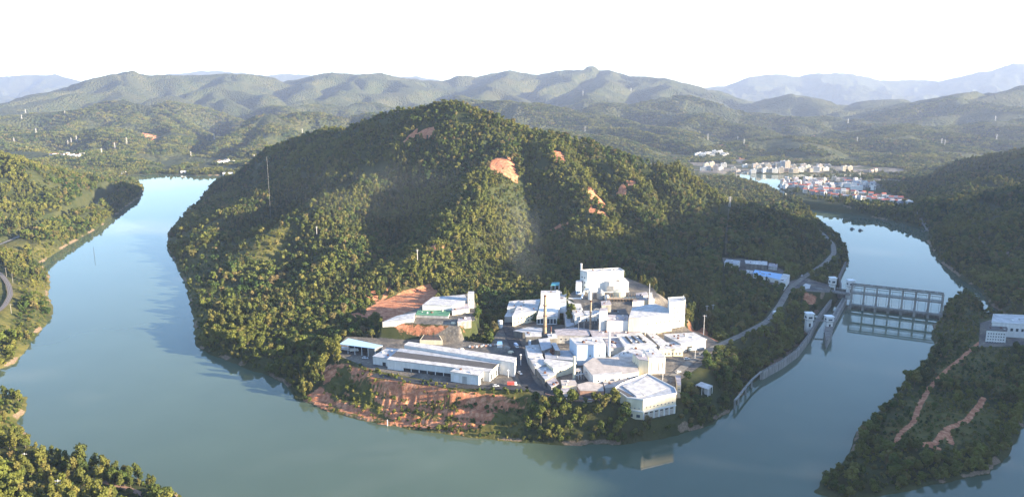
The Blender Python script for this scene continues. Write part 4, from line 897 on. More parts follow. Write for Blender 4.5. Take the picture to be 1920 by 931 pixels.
# middle cluster
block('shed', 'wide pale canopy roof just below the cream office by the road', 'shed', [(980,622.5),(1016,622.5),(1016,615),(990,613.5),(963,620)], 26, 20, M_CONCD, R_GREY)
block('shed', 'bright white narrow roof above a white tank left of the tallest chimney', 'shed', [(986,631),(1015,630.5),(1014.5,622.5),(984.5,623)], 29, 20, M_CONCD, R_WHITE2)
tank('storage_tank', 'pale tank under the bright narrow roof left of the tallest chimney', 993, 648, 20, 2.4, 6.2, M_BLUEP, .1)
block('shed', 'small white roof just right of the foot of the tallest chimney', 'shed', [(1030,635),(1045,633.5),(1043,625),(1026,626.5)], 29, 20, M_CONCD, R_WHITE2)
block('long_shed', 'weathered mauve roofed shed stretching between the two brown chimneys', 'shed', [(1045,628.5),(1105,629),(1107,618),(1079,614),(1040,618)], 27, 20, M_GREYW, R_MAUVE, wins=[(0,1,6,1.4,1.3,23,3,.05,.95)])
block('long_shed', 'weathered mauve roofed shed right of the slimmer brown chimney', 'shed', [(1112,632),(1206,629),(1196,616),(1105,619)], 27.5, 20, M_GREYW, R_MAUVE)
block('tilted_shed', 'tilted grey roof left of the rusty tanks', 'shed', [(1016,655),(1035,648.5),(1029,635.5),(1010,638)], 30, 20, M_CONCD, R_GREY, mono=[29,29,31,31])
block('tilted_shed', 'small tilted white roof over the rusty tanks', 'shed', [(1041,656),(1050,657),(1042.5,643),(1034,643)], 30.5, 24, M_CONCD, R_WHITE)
for i, (px_, py_2, l) in enumerate([(1034,668,'leftmost of the rusty brown vertical tanks between the blue-white cube and the grey roofs'),(1040,668.5,'middle one of the rusty brown vertical tanks beside the blue-white cube'),(1046,667,'rightmost of the rusty brown vertical tanks beside the blue-white cube')]):
    tank('rusty_tank', l, px_, py_2, 23, 1.25, 6.5, M_RUST, .3, 'rusty tanks')
block('workshop', 'white roofed workshop beside the asphalt road, farther of the left row', 'workshop', [(990,668),(1017,664),(1011.5,645.5),(985,648)], 27, 20, M_GREYW, R_WHITE, over=.2)
block('workshop', 'pale roofed workshop beside the asphalt road, middle of the left row', 'workshop', [(1003,688.5),(1024.5,683),(1017,666.5),(991,669)], 26, 20, M_GREYW, R_WHITE2, over=.2)
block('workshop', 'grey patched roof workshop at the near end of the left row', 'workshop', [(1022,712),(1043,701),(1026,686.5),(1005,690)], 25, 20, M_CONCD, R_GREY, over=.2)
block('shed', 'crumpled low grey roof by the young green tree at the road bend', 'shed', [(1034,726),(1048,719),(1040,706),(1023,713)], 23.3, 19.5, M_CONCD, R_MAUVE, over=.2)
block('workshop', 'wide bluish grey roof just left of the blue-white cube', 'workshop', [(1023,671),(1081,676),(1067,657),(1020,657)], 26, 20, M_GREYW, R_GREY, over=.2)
block('workshop', 'pale pink roofed workshop with cream front wall and small window', 'workshop', [(1038,691),(1063,685),(1081,679.5),(1023,672),(1020,677)], 27.3, 20, M_CREAM, R_WHITE2, over=.25, wins=[(0,1,1,1.8,1.8,23,3,.3,.7)])
block('cube_building', 'big blue-white windowless cube in the middle of the works', 'building', [(1082,647.5),(1136,646),(1127,631),(1068,633.5)], 36.5, 20, M_BLUEP, R_WHITE2, over=.15, wins=[(0,1,2,1.3,1.3,27,3,.3,.95),(3,1,1,1.3,1.3,28,3,.4,.6)])  # blue of the shaded left side painted on all its walls
T, q, b = block('saw_tooth_hall', 'long white roofed hall with three dark roof slots right of the slim white stack', 'building', [(1172,650),(1231,647),(1201,624),(1155,627)], 28, 20, M_WHITE, R_WHITE, over=.2)
for i, f in enumerate((.28, .52, .74)):
    a = lerp2(lerp2(q[0], q[1], f), lerp2(q[3], q[2], f), .2); c = lerp2(lerp2(q[0], q[1], f), lerp2(q[3], q[2], f), .75)
    MB(b).bar((*a, 28.7), (*c, 28.7), 1.6, .9).build('roof_slot', M_DARK, T)
block('shed', 'small white plant sheds packed between cube and slim white stack', 'shed', [(1140,652),(1170,650),(1155,630),(1131,632)], 26.5, 20, M_GREYW, R_MAUVE)
block('low_hall', 'bright low roof behind the curved grey roof', 'building', [(1146,670),(1209,667),(1232,650),(1180,651)], 26.3, 20, M_WHITE, R_WHITE, over=.15)
T, q, b = block('curved_roof_hall', 'large hall with curved grey roof and six square windows in its white front', 'building', [(1113,706),(1168,701),(1198,697),(1188,668),(1150,670),(1112,671),(1094,683)], 27.8, 20, M_WHITE, R_TAN, over=.2, wins=[(0,1,4,1.5,1.3,23.5,3,.05,1),(1,1,2,1.5,1.3,23.5,3,.1,.9)])
g = grow(q, .35); strip(T, b, (g[0], lerp2(g[0], g[1], .9)), (lerp2(g[0], g[6], .12), lerp2(g[1], g[4], .1)), 28.2, 28.25, R_WHITE2)
block('slot_roof_block', 'cream block with a dark slot in its roof right of the curved roof', 'building', [(1198,673.5),(1216,676),(1209,663),(1186,662.5)], 34.5, 20, M_CREAM, R_MAUVE, over=.15, wins=[(3,2,2,1,1.2,24,4,.2,.8)])
block('block_building', 'white walled block with pale roof at the right, above the ramp', 'building', [(1217,671),(1248,670),(1229.5,651),(1206,654)], 33, 20, M_WHITE, R_WHITE, over=.15, wins=[(0,1,4,.5,7,22.5,3,.05,.95)])
block('long_shed', 'stone walled shed with narrow pale roof running up to the terrace', 'shed', [(1238,650),(1252,643),(1222,621),(1211,623)], 27.5, 20, M_CONC, R_WHITE, over=.2)
block('office', 'low white office with climbing plants along its front', 'building', [(1236,654),(1281,653),(1270,641),(1245,642)], 26.5, 20, M_CREAM, R_WHITE, over=.3, wins=[(0,1,6,1.1,1.6,21.5,3,.05,.95)])
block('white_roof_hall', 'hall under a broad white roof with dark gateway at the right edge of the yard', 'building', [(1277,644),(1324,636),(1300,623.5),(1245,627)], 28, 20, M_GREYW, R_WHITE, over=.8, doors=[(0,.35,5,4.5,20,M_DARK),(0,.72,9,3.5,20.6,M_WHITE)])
T, q, b = block('riverside_hall', 'large angular white hall above the river with arcade of tall bays', 'building', [(1176,746),(1206,750),(1268,738),(1264,728),(1214,702),(1166,720),(1153,729)], 25.5, 8, M_CREAM, R_GREY, over=.3,
    wins=[(0,1,2,2.8,2.4,12.2,3,.05,.95),(0,1,3,.9,.9,18.6,3,.1,.9),(1,1,8,1.0,1.0,19.3,3,.05,.95),(2,2,2,1.2,1.4,13,5,.1,.9)])
for i in range(6): (on_wall(q[1], q[2], .1+.155*i, 10, 2.7, 5.2, .1, .3, b).build('bay', M_BAY, T), on_wall(q[1], q[2], .1+.155*i, 15.3, 2.5, .9, .12, .3, b).build('opening', M_DARK, T))  # bays darkened and panels above blackened to paint in recess shade
for i in range(7): on_wall(q[1], q[2], 0.025+.155*i, 8, .7, 8.8, .45, .8, b).build('column', M_WHITE, T)
for e in (0, 1): 
    a, c = q[e], q[e+1]; l_ = math.hypot(c[0]-a[0], c[1]-a[1]); on_wall(a, c, .5, 16.8, l_*.99, .9, .7, .9, b).build('ledge', M_WHITE, T)
def panel(T, b, pxs, z, mat, th=.25): MB(b).ext([P(x, y, z)[:2] for x, y in pxs], z-th, z).build('roof_panel', mat, T)
panel(T, b, [(1208,741),(1187,719),(1214,703),(1249,727)], 26.2, R_WHITE2)
panel(T, b, [(1194,742.5),(1167,722),(1186,717),(1207,741.5)], 26.6, R_WHITE, .6)
panel(T, b, [(1178,743),(1156,728.5),(1159,727),(1190,742.6)], 26.0, R_DGREY)
for e in range(7):
    a, c = grow(q, .3)[e], grow(q, .3)[(e+1) % 7]; MB(b).bar((*a, 26.1), (*c, 26.1), .35, 1.0).build('parapet', M_WHITE, T)
block('hut', 'narrow cream hut on the slope at the right side of the riverside hall', 'hut', [(1270,722),(1277,722),(1276,704),(1266,704)], 21, 12, M_CREAM, R_MAUVE, over=.2, wins=[(0,2,2,.8,.9,15,2.5,.1,.9)])
T, q, b = block('pavilion', 'small white flat roofed pavilion alone on the green slope right of the riverside hall', 'pavilion', [(1305,721.5),(1328,730),(1336,723),(1315,716)], 17, 11.5, M_WHITE, R_WHITE2, open_=True, over=.3)
MB(b).box((q[3][0]*.5+q[2][0]*.5, q[3][1]*.5+q[2][1]*.5-1.5, 9), 5, 2.5, 7.5).build('wall', M_GREYW, T)
block('yard_shed', 'low pinkish flat roof in the front yard, right of the cream stack', 'shed', [(1088,732),(1132,733),(1130,721),(1109,714),(1081,721)], 23.3, 19.8, M_PINK, R_TAN, over=.2)
block('yard_shed', 'low flat roof in the front yard, left of the cream stack', 'shed', [(1054,723.5),(1083,723),(1078,712),(1051.5,712.5)], 23.3, 19.8, M_CREAM, R_TAN, over=.2)
block('yard_shed', 'small white walled shed at the front edge of the yard', 'shed', [(1052,736),(1070,736),(1068,727),(1052,728)], 22.8, 19, M_WHITE, R_MAUVE, over=.2)
T, q, b = block('open_tower', 'small open concrete tower standing beside the cream stack', 'tower', [(1079,696),(1090,695),(1089,690),(1079,691)], 26.5, 20, M_CREAM, R_TAN, open_=True, over=.1)
block('canopy', 'white canopy on stilts hanging over the slope at the yard edge', 'canopy', [(1037,744.5),(1063,751.5),(1063,747),(1040,741)], 20.5, 13, M_WHITE, R_WHITE2, open_=True, over=.2, posts=[0,.33,.66,1])
block('hut', 'cream hut with broad roof just below the brick wall of the yard', 'hut', [(1093,752),(1110,752.5),(1110,747.5),(1095,747)], 20.2, 15, M_CREAM, R_TAN, over=.3, doors=[(0,.4,2.5,2,16,M_DARK)])
block('long_shed', 'narrow pale roof along the back of the brick walled lane', 'shed', [(1135,728),(1170,722),(1198,703),(1130,712)], 23.5, 20, M_GREYW, R_TAN, over=.2)
T = thing('brick_wall', 'low orange brick wall along the river edge of the yard', 'wall', P(1090,748,18))
b = P(1090,748,18); w_ = [P(x, y, 20) for x, y in [(1022,740),(1060,750),(1100,752),(1156,748)]]
for a, c in zip(w_, w_[1:]): MB(b).bar((a[0], a[1], 19.2), (c[0], c[1], 19.2), .5, 4.2).build('panel', M_PINK, T)
# retaining wall under the corner block
T = thing('retaining_wall', 'grey stone retaining wall below the curved hall and corner block', 'wall', P(1262,612,22)); b = P(1262,612,22)
w_ = [P(x, y, 27) for x, y in [(1232,613),(1262,607),(1290,600)]]
for a, c in zip(w_, w_[1:]): MB(b).bar((a[0], a[1], 23.2), (c[0], c[1], 23.2), 1.0, 7.5).build('panel', M_CONC, T)
for px_, a, c, l in [(976.5,684,665,'lamp post with pale head by the planted island beside the asphalt road'),(1303,671,650,'lamp post at the right edge of the yard near the ramp'),(1242.5,712,692,'lamp post beside the ramp above the riverside hall'),(953,707,694,'small lamp post near the end of the long warehouse')]:
    pole('lamp_post', l, px_, a, c, 20, .16, ball=True, cat='lamp post')
# bags and tarpaulin behind the warehouse
for i in range(13):
    b = P(881+i*4.3, 651-.35*i+.9*(i % 2), 20); o = MB().box((0, 0, 0), 2.1, 2.1, 1.7).build('bulk_bag', (M_WSTEEL, M_PINK, M_GREYW)[i % 3], None)
    bm = bmesh.new(); bm.from_mesh(o.data); bmesh.ops.bevel(bm, geom=bm.edges[:], offset=.45, segments=2, affect='EDGES'); bm.to_mesh(o.data); bm.free()
    o.location = b; tag(o, '%s bulk bag, %s in the row behind the warehouses' % (('white', 'pinkish', 'grey')[i % 3], ('first from the left', 'second from the left', 'third from the left', 'fourth from the left', 'fifth from the left', 'sixth from the left', 'middle one', 'sixth from the right', 'fifth from the right', 'fourth from the right', 'third from the right', 'second from the right', 'last on the right')[i]), 'bag', 'bulk bags behind the warehouses')
block('booth', 'tiny blue roofed booth at the end of the row of bulk bags', 'booth', [(932,645),(942,645),(941,640),(933,640)], 23, 20, M_WHITE, R_BLUE, over=.2)
block('walled_pond', 'walled settling pond with dark water on the slope behind the warehouses', 'pond', [(787,637),(830,638),(824,627),(795,626)], 24, 21, M_CREAM, M_GLASS, over=-1.0, th=-.6)
# compound below the red cliff
block('workshop', 'wide white roofed workshop in the clearing below the red cliff', 'workshop', [(792,572),(848,573),(876,562),(871,553),(812,557)], 40, 33, M_WHITE, R_WHITE, over=.3)
block('stair_tower', 'small white two storey tower at the right end of the clearing workshop', 'tower', [(877,551),(889,551),(889,546.5),(878,546.5)], 47, 34, M_WHITE, R_WHITE, over=.1, wins=[(0,2,2,1,1.1,37,4,.1,.9)])
block('lean_to', 'patched grey lean-to in front of the clearing workshop', 'shed', [(848,583),(880,578),(877,566),(850,573)], 37, 33, M_CREAM, R_MAUVE)
block('lean_to', 'low green roofed shelter beside the patched lean-to in the clearing', 'shed', [(780,590),(840,592),(845,582),(784,582)], 35.4, 33, M_GREYW, paint('green_roof', (.10, .26, .15), .7, .2, .5))
block('tarpaulin_shed', 'crumpled white tarpaulin shelter at the left end of the clearing', 'shed', [(717,600),(775,597),(779,586),(745,589)], 36.5, 33, M_GREYW, R_WHITE2, mono=[34.5,36,36.5,35])
block('shed', 'narrow grey hut behind trees at the right edge of the clearing', 'shed', [(858,604),(884,600),(882,594),(860,597)], 36, 32, M_CONC, R_MAUVE)
block('shelter', 'teal roofed shelter at the forest edge behind the tall white block', 'shelter', [(1033,535),(1048,535),(1049,529),(1035,530)], 40, 34, M_STEEL, paint('teal_roof', (.10, .36, .40), .6, .1, .5), open_=True, over=.2)
# material heaps, pipe bridges
def heap(label, px, py, z, r, h_, mat, group, seed):
    b = P(px, py, z); rr__ = random.Random(seed); bm = bmesh.new(); bmesh.ops.create_icosphere(bm, subdivisions=3, radius=1)
    for v in bm.verts:
        s = 1+rr__.uniform(-.12, .12); v.co.x *= r*s; v.co.y *= r*.8*s; v.co.z = max(v.co.z, -.1)**1.0*h_*s if v.co.z > 0 else -.3
    me = bpy.data.meshes.new('material_heap'); bm.to_mesh(me); bm.free(); me.materials.append(mat); o = link('material_heap', me); o.location = b; tag(o, label, 'heap', group)
for i, (px_, py_2, z_, r_, h_, m__, l) in enumerate([(1112,576,30,4.5,3,M_CONCD,'dark heap left of the grey conical silo'),(1120,583,29,5,3.2,M_CONC,'grey heap below the grey conical silo'),(1134,580,29,3.6,2.4,M_CREAM,'pale heap between conical silo and scaffold'),(1210,562,32,4,2.2,M_CREAM,'pale heap at the right end of the scaffold'),
  (864,655,20,3,1.6,M_GREYW,'grey heap left of the row of bulk bags'),(950,652,20,3.4,1.8,M_CONC,'grey heap right of the tiny blue roofed booth'),(958,660,20,2.6,1.5,M_CREAM,'pale heap at the road side right of the bulk bags'),(868,607,33,3,1.6,M_GREYW,'grey rubble heap at the front of the clearing'),(850,606,33,2.4,1.4,M_CREAM,'pale rubble heap at the front of the clearing'),(1060,732,20,1.8,1.2,M_CONC,'small heap at the front edge of the yard')]):
    heap(l, px_, py_2, z_, r_, h_, m__, None, i)
def pipe_bridge(label, p0, p1, z, zg):
    a = Vector(P(*p0, z)); c = Vector(P(*p1, z)); T = thing('pipe_bridge', label, 'pipework', (a.x, a.y, zg)); b = (a.x, a.y, zg)
    for k in (-.6, 0, .6): MB(b).tube(a+Vector((0, k, 0)), c+Vector((0, k, 0)), .22, .22, 8).build('pipe', (M_WSTEEL, M_RUST, M_STEEL)[int(k*1.7)+1], T)
    n = max(2, int((c-a).length/9))
    for i in range(n+1): q = a.lerp(c, i/n); MB(b).box((q.x, q.y, zg-1), .4, 1.6, z-zg+.8).build('support', M_STEEL, T)
pipe_bridge('pipe bridge crossing the court below the scaffold', (1085,602), (1125,585), 36, 20)
pipe_bridge('pipe bridge along the roofs right of the slimmer brown chimney', (1110,634), (1160,631), 30, 20)
pipe_bridge('pipe bridge in front of the tallest white hall', (1112,548), (1180,545), 40, 33)
pipe_bridge('pipe bridge between the cream stack and the curved roof hall', (1080,702), (1110,696), 25, 20)
for px_, py_2, rz_, c_, l, k_ in [(968,650,-1.3,(.2,.3,.5),'blue truck on the asphalt road between bulk bags and workshops','truck'),(975,700,-1.1,(.8,.8,.8),'white car at the bend of the asphalt road','car'),(960,722,.0,(.5,.1,.08),'red truck on the asphalt near the long warehouse','truck'),(1272,698,.6,(.7,.7,.7),'silver car parked on the ramp above the riverside hall','car'),(1312,664,.7,(.15,.16,.18),'dark car near the right gate of the yard','car'),(930,724,.1,(.7,.7,.72),'pale car on the lane in front of the annex','car')]:
    vehicle(l, px_, py_2, 20.2, rz_, c_, k_)
#@@PART4
# ------------------------------------------------------------------ roads, paths and the railway
M_ASPH = paint('asphalt', (.050, .052, .058), .9, .3, .3); M_PALE = paint('pale_road', (.22, .205, .18), .9, .3, .2)
def ribbon(name, pts, w, mat, kind='structure', zoff=.06, drape=False):
    C = []; 
    for i in range(len(pts)-1):
        n = max(2, int(math.dist(pts[i][:2], pts[i+1][:2])/4))
        for k in range(n): C.append([pts[i][j]+(pts[i+1][j]-pts[i][j])*k/n for j in range(3)])
    C.append(list(pts[-1])); C = np.array(C)
    for _ in range(14): C[1:-1, :] = .5*C[1:-1, :]+.25*(C[:-2, :]+C[2:, :])
    t_ = np.gradient(C[:, :2], axis=0); t_ /= np.linalg.norm(t_, axis=1)[:, None]+1e-9; nn = np.stack([-t_[:, 1], t_[:, 0]], 1)
    cols = np.array([-.5, -.25, 0, .25, .5])*w; co = []
    for c in cols:
        q = C[:, :2]+nn*c; z = (sample(q[:, 0], q[:, 1]) if drape else C[:, 2])+zoff; co.append(np.stack([q[:, 0], q[:, 1], z], 1))
    co = np.stack(co, 1); n = len(C); ii = np.arange(n*5).reshape(n, 5)
    f = np.stack([ii[:-1, :-1], ii[:-1, 1:], ii[1:, 1:], ii[1:, :-1]], -1).reshape(-1, 4)
    o = link(name, mesh_np(name, co.reshape(-1, 3), f, [mat])); o['kind'] = kind; return o
for nm, (pts, wd) in roads3.items():
    ribbon('road', [P(*p) for p in pts], {'yard_road': 11, 'shed_road': 8}.get(nm, 6.5), M_ASPH if nm in ('yard_road', 'shed_road') else M_PALE, zoff=.12)
ribbon('path', [hit(x, y) for x, y in [(148,893),(200,903),(260,922),(310,945)]], 3.4, paint('dirt', (.30, .19, .14), .95, .2, .4), drape=True, zoff=.25)
ribbon('path', [hit(x, y) for x, y in [(1367,392),(1364,420),(1362,450),(1361,478)]], 3.0, paint('dirt_b', (.10, .10, .06), .95, .2, .4), drape=True, zoff=.35)
ribbon('road', [hit(x, y) for x, y in [(1660,385),(1720,400),(1790,430),(1850,460),(1900,490),(1940,520)]], 5, M_PALE, drape=True, zoff=.5)
pl = [P(x, y, 14) for x, y in [(1466,532),(1500,528),(1520,534),(1518,541),(1495,543),(1475,542)]]
o = link('concrete_apron', mesh_np('apron', [(p_[0], p_[1], 14.35) for p_ in pl], [tuple(range(6))], [paint('pale_concrete', (.55, .54, .52), .9, .15, .3)])); o['kind'] = 'structure'
# railway on the near left bank
rl = [P(*p, 12.0) for p in [(-70,500),(-20,512),(4,525),(18,545),(22,565),(10,588),(-15,606),(-70,630)]]
rl = [(a, b, max(12.0, gz(a, b)+.3)) for a, b, _ in rl]; zr = max(q[2] for q in rl[2:6]); rl = [(a, b, zr) for a, b, _ in rl]
T = thing('railway_track', 'curved railway track on its gravel bed at the left edge', 'railway', rl[3])
def child_ribbon(nm, pts, w, mat, z, off=0):
    o = ribbon(nm, pts, w, mat, zoff=z); del o['kind']; o.parent = T; o.matrix_parent_inverse = Matrix.Translation(-Vector(rl[3])); return o
child_ribbon('ballast', rl, 5.2, paint('ballast', (.20, .17, .15), .95, .3, 1), 0)
def offs(pts, k):
    o_ = []
    for i, p_ in enumerate(pts):
        a = pts[max(0, i-1)]; b = pts[min(len(pts)-1, i+1)]; l_ = math.hypot(b[0]-a[0], b[1]-a[1]); o_.append((p_[0]-(b[1]-a[1])/l_*k, p_[1]+(b[0]-a[0])/l_*k, p_[2]))
    return o_
for k in (-.75, .75): child_ribbon('rail', offs(rl, k), .22, M_STEEL, .18)
for i, (px_, a) in enumerate([(12,516),(24,528),(21,584)]): 
    pole('catenary_pole', ('pale pole beside the railway curve, farthest of three', 'pale pole beside the railway curve, middle of three', 'pale pole beside the railway curve, nearest of three')[i], px_, a, a-15, zr, .16, 1, M_CONC, 'poles along the railway')

# ------------------------------------------------------------------ the barrage
def gx_(px, pyw): return P(px, pyw, 0)
A_ = Vector(P(1594, 577, 0)); B_ = Vector(P(1763.5, 597, 0)); U_ = (B_-A_).normalized(); V_ = Vector((-U_.y, U_.x, 0)); L_D = (B_-A_).length
T = thing('barrage', 'grey concrete river barrage with tall open gate frames', 'dam', A_)
def dp(f, off, z): return A_+U_*(L_D*f)+V_*off+Vector((0, 0, z))
N_ = 7; ang_d = math.atan2(U_.y, U_.x)
for i in range(N_+1):
    f = i/N_
    MB(A_).box(dp(f, 2.5, -6), 2.6, 15, 11.5, ang_d).build('pier', M_CONC, T)
    for off in (-2.5, 5.5):
        c = MB(A_).box(dp(f, off, 4.4), 1.7, 1.3, 22.6, ang_d).build('column', M_CONC, T)
    MB(A_).bar(dp(f, -2.5, 26.5), dp(f, 5.5, 26.5), .8).build('cross_beam', M_CONCD, T)
    MB(A_).bar(dp(f, -2.5, 17), dp(f, 5.5, 17), .9).build('cross_beam', M_CONCD, T)
for off in (-2.5, 5.5): MB(A_).bar(dp(-.005, off, 27), dp(1.005, off, 27), 1.0, 1.3).build('top_beam', M_CONCD, T)
MB(A_).bar(dp(-.01, 1.5, 17.4), dp(1.01, 1.5, 17.4), 5.5, .9).build('service_deck', M_CONC, T)
for off in (-1.3, 4.3): MB(A_).bar(dp(-.01, off, 18.7), dp(1.01, off, 18.7), .12, .9).build('railing', M_STEEL, T)
MB(A_).bar(dp(-.005, -3.5, 4.9), dp(1.005, -3.5, 4.9), 3.0, 1.5).build('lower_deck', M_CONC, T)
MB(A_).bar(dp(-.005, -5, 6.3), dp(1.005, -5, 6.3), .12, 1.1).build('railing', M_STEEL, T)
for i in range(N_):
    f = (i+.5)/N_
    MB(A_).bar(dp(f-.44/N_, 2, .6), dp(f+.44/N_, 2, .6), .8, 6.5).build('gate', M_RUST if 0 else M_CONCD, T)
    for s in (-.28, .28): MB(A_).bar(dp(f+s/N_, 2, 4), dp(f+s/N_, 2, 23.5), .22).build('lifting_rod', M_STEEL, T)
    MB(A_).bar(dp(f-.5/N_, 2, 23.5), dp(f+.5/N_, 2, 23.5), .45).build('hoist_beam', M_CONCD, T)
    h_ = MB(A_); h_.box(dp(f, 1.5, 27.6), 3.0, 1.8, 1.3, ang_d); h_.build('hoist', M_STEEL, T)
# navigation lock
M_W_ = M_CONC
def wall_line(name, label, pts, w, z0, z1, mat, buttress=0):
    T = thing(name, label, 'wall', pts[0])
    q = [Vector((p_[0], p_[1], 0)) for p_ in pts]; l = []; r_ = []
    for i, p_ in enumerate(q):
        d = (q[min(i+1, len(q)-1)]-q[max(i-1, 0)]).normalized(); n = Vector((-d.y, d.x, 0)); l.append(p_+n*w/2); r_.append(p_-n*w/2)
    m_ = MB(pts[0]); k = [[m_.pt((a.x, a.y, z)) for a in s] for s, z in ((l, z0), (r_, z0), (l, z1), (r_, z1))]; n_ = len(q)
    for i in range(n_-1):
        m_.f += [(k[0][i], k[0][i+1], k[2][i+1], k[2][i]), (k[1][i+1], k[1][i], k[3][i], k[3][i+1]), (k[2][i], k[2][i+1], k[3][i+1], k[3][i]), (k[0][i+1], k[0][i], k[1][i], k[1][i+1])]
    m_.f += [(k[0][0], k[2][0], k[3][0], k[1][0]), (k[0][-1], k[1][-1], k[3][-1], k[2][-1])]
    m_.build('body', mat, T)
    c_ = MB(pts[0])
    for i in range(n_-1): c_.bar((q[i].x, q[i].y, z1+.22), (q[i+1].x, q[i+1].y, z1+.22), w*.3+.3, .4)
    c_.build('coping', M_CONCD, T)
    if buttress:
        for i in range(n_-1):
            for f in (.25, .75):
                a = q[i].lerp(q[i+1], f); MB(pts[0]).box((a.x, a.y, z1), .25, .25, 1.3).build('post', M_STEEL, T)
    return T
W1 = [P(x, y, 7) for x, y in [(1562,556),(1535,592),(1516,628),(1495,655),(1465,676),(1428,696)]]
wall_line('lock_wall', 'curved concrete guide wall running from the lock along the left shore', W1, 2.2, -6, 7, M_CONC, 1)
W2 = [P(x, y, 7) for x, y in [(1584,558),(1570,582),(1556,608),(1552,620)]]
wall_line('lock_wall', 'straight concrete wall on the river side of the lock', W2, 5.0, -6, 7, M_CONC)
W3 = [P(x, y, 8) for x, y in [(1576,546),(1577,530),(1573,516),(1580,500),(1586,488)]]
wall_line('lock_wall', 'curved upstream guide wall beyond the lock towers', W3, 2.0, -6, 6, M_CONCD, 1)
b = Vector(P(1553, 615, 7)); T = thing('lock_pier', 'pointed concrete pier head at the downstream end of the lock', 'pier', b)
q = [P(x, y, 7) for x, y in [(1546,621),(1550,641),(1561,621),(1562,605),(1549,604)]]
MB(b).ext([p_[:2] for p_ in q], -6, 7).build('body', M_CONC, T)
MB(b).ext([p_[:2] for p_ in grow(q, .4)], 7, 7.5).build('coping', M_CONCD, T)
def lock_tower(label, px0, px1, pyb, pyt, zb):
    a = P(px0, pyb, zb); c = P(px1, pyb, zb); w_ = abs(c[0]-a[0]); cx_, cy_ = (a[0]+c[0])/2, a[1]+w_/2; d = ray((px0+px1)/2, pyt); zt = CAMZ+d[2]*(cy_-w_/2)/d[1]
    T = thing('lock_tower', label, 'tower', (cx_, cy_, zb), 'white control towers of the lock')
    b = (cx_, cy_, zb); h_ = zt-zb
    MB(b).box((cx_, cy_, zb-8), w_*.84, w_*.84, 8+h_*.5).build('shaft', M_WHITE, T)
    MB(b).box((cx_, cy_, zb+h_*.5), w_, w_, h_*.42).build('cabin', M_WHITE, T)
    MB(b).box((cx_, cy_, zb+h_*.92), w_*1.15, w_*1.15, h_*.06).build('roof', M_WSTEEL, T)
    MB(b).box((cx_, cy_, zb+h_*.485), w_*1.2, w_*1.2, .3).build('balcony', M_CONC, T)
    q = [(cx_-w_/2, cy_-w_/2), (cx_+w_/2, cy_-w_/2), (cx_+w_/2, cy_+w_/2), (cx_-w_/2, cy_+w_/2)]
    for e in (0, 1, 3): on_wall(q[e], q[(e+1) % 4], .5, zb+h_*.6, w_*.55, h_*.14, .08, .3, b).build('window', M_GLASS, T)
    q2 = [(cx_+(x-cx_)*.84, cy_+(y-cy_)*.84) for x, y in q]; on_wall(q2[0], q2[1], .5, zb+.1, w_*.26, h_*.26, .08, .3, b).build('door', M_DARK, T)
lock_tower('white lock tower at the upstream end, on the land side', 1556.5, 1567, 546, 520, 9)
lock_tower('white lock tower at the upstream end, at the start of the barrage', 1590, 1601.5, 549, 525, 12)
lock_tower('white lock tower at the downstream end, on the land side', 1512, 1525, 613, 587, 7)
lock_tower('white lock tower at the downstream end, standing on the pointed pier', 1549.5, 1562.5, 613, 593, 7)
b = Vector(P(1560, 548, 9)); T = thing('lock_bridge', 'concrete deck crossing the upstream end of the lock', 'bridge', b)
a, c = Vector(P(1526, 541, 13)), Vector(P(1594, 552, 11)); MB(b).bar(a, c, 5, 1.3).build('deck', M_CONC, T)
for s in (-2.3, 2.3): MB(b).bar(a+Vector((0, s, 1.2)), c+Vector((0, s, 1.2)), .15, 1.1).build('railing', M_STEEL, T)
MB(b).bar(Vector(P(1566, 551, 4)), Vector(P(1586, 554, 4)), 1.5, 15).build('lock_gate', M_CONCD, T)
T = thing('footbridge', 'thin footbridge between the two downstream lock towers', 'bridge', P(1530,600,9)); b = P(1530,600,9)
MB(b).bar(P(1524, 600, 9.5), P(1551, 602, 9.5), .9, .4).build('deck', M_STEEL, T); MB(b).bar(P(1524, 598.5, 10.3), P(1551, 600.5, 10.3), .08, .9).build('railing', M_STEEL, T)
T = thing('retaining_wall', 'concrete retaining wall holding the apron above the lock basin', 'wall', P(1535,550,6)); b = P(1535,550,6)
w_ = [P(x, y, 11) for x, y in [(1523,543),(1540,547),(1556,549)]]
for a, c in zip(w_, w_[1:]): MB(b).bar((a[0], a[1]-1.5, 6), (c[0], c[1]-1.5, 6), 1.4, 14).build('panel', M_CONC, T)
TR = [P(x, y, 7.0) for x, y in [(1427,696),(1410,711),(1399,724),(1385,742),(1378,750)]]
T = thing('trestle_walkway', 'narrow concrete walkway on tall legs at the end of the guide wall', 'walkway', TR[0])
for a, c in zip(TR, TR[1:]): MB(TR[0]).bar(a, c, 1.6, .7).build('deck', M_CONC, T)
for i, p_ in enumerate(TR): MB(TR[0]).box((p_[0], p_[1], -6), 1.3, 1.3, 12.8).build('leg', M_CONC, T)
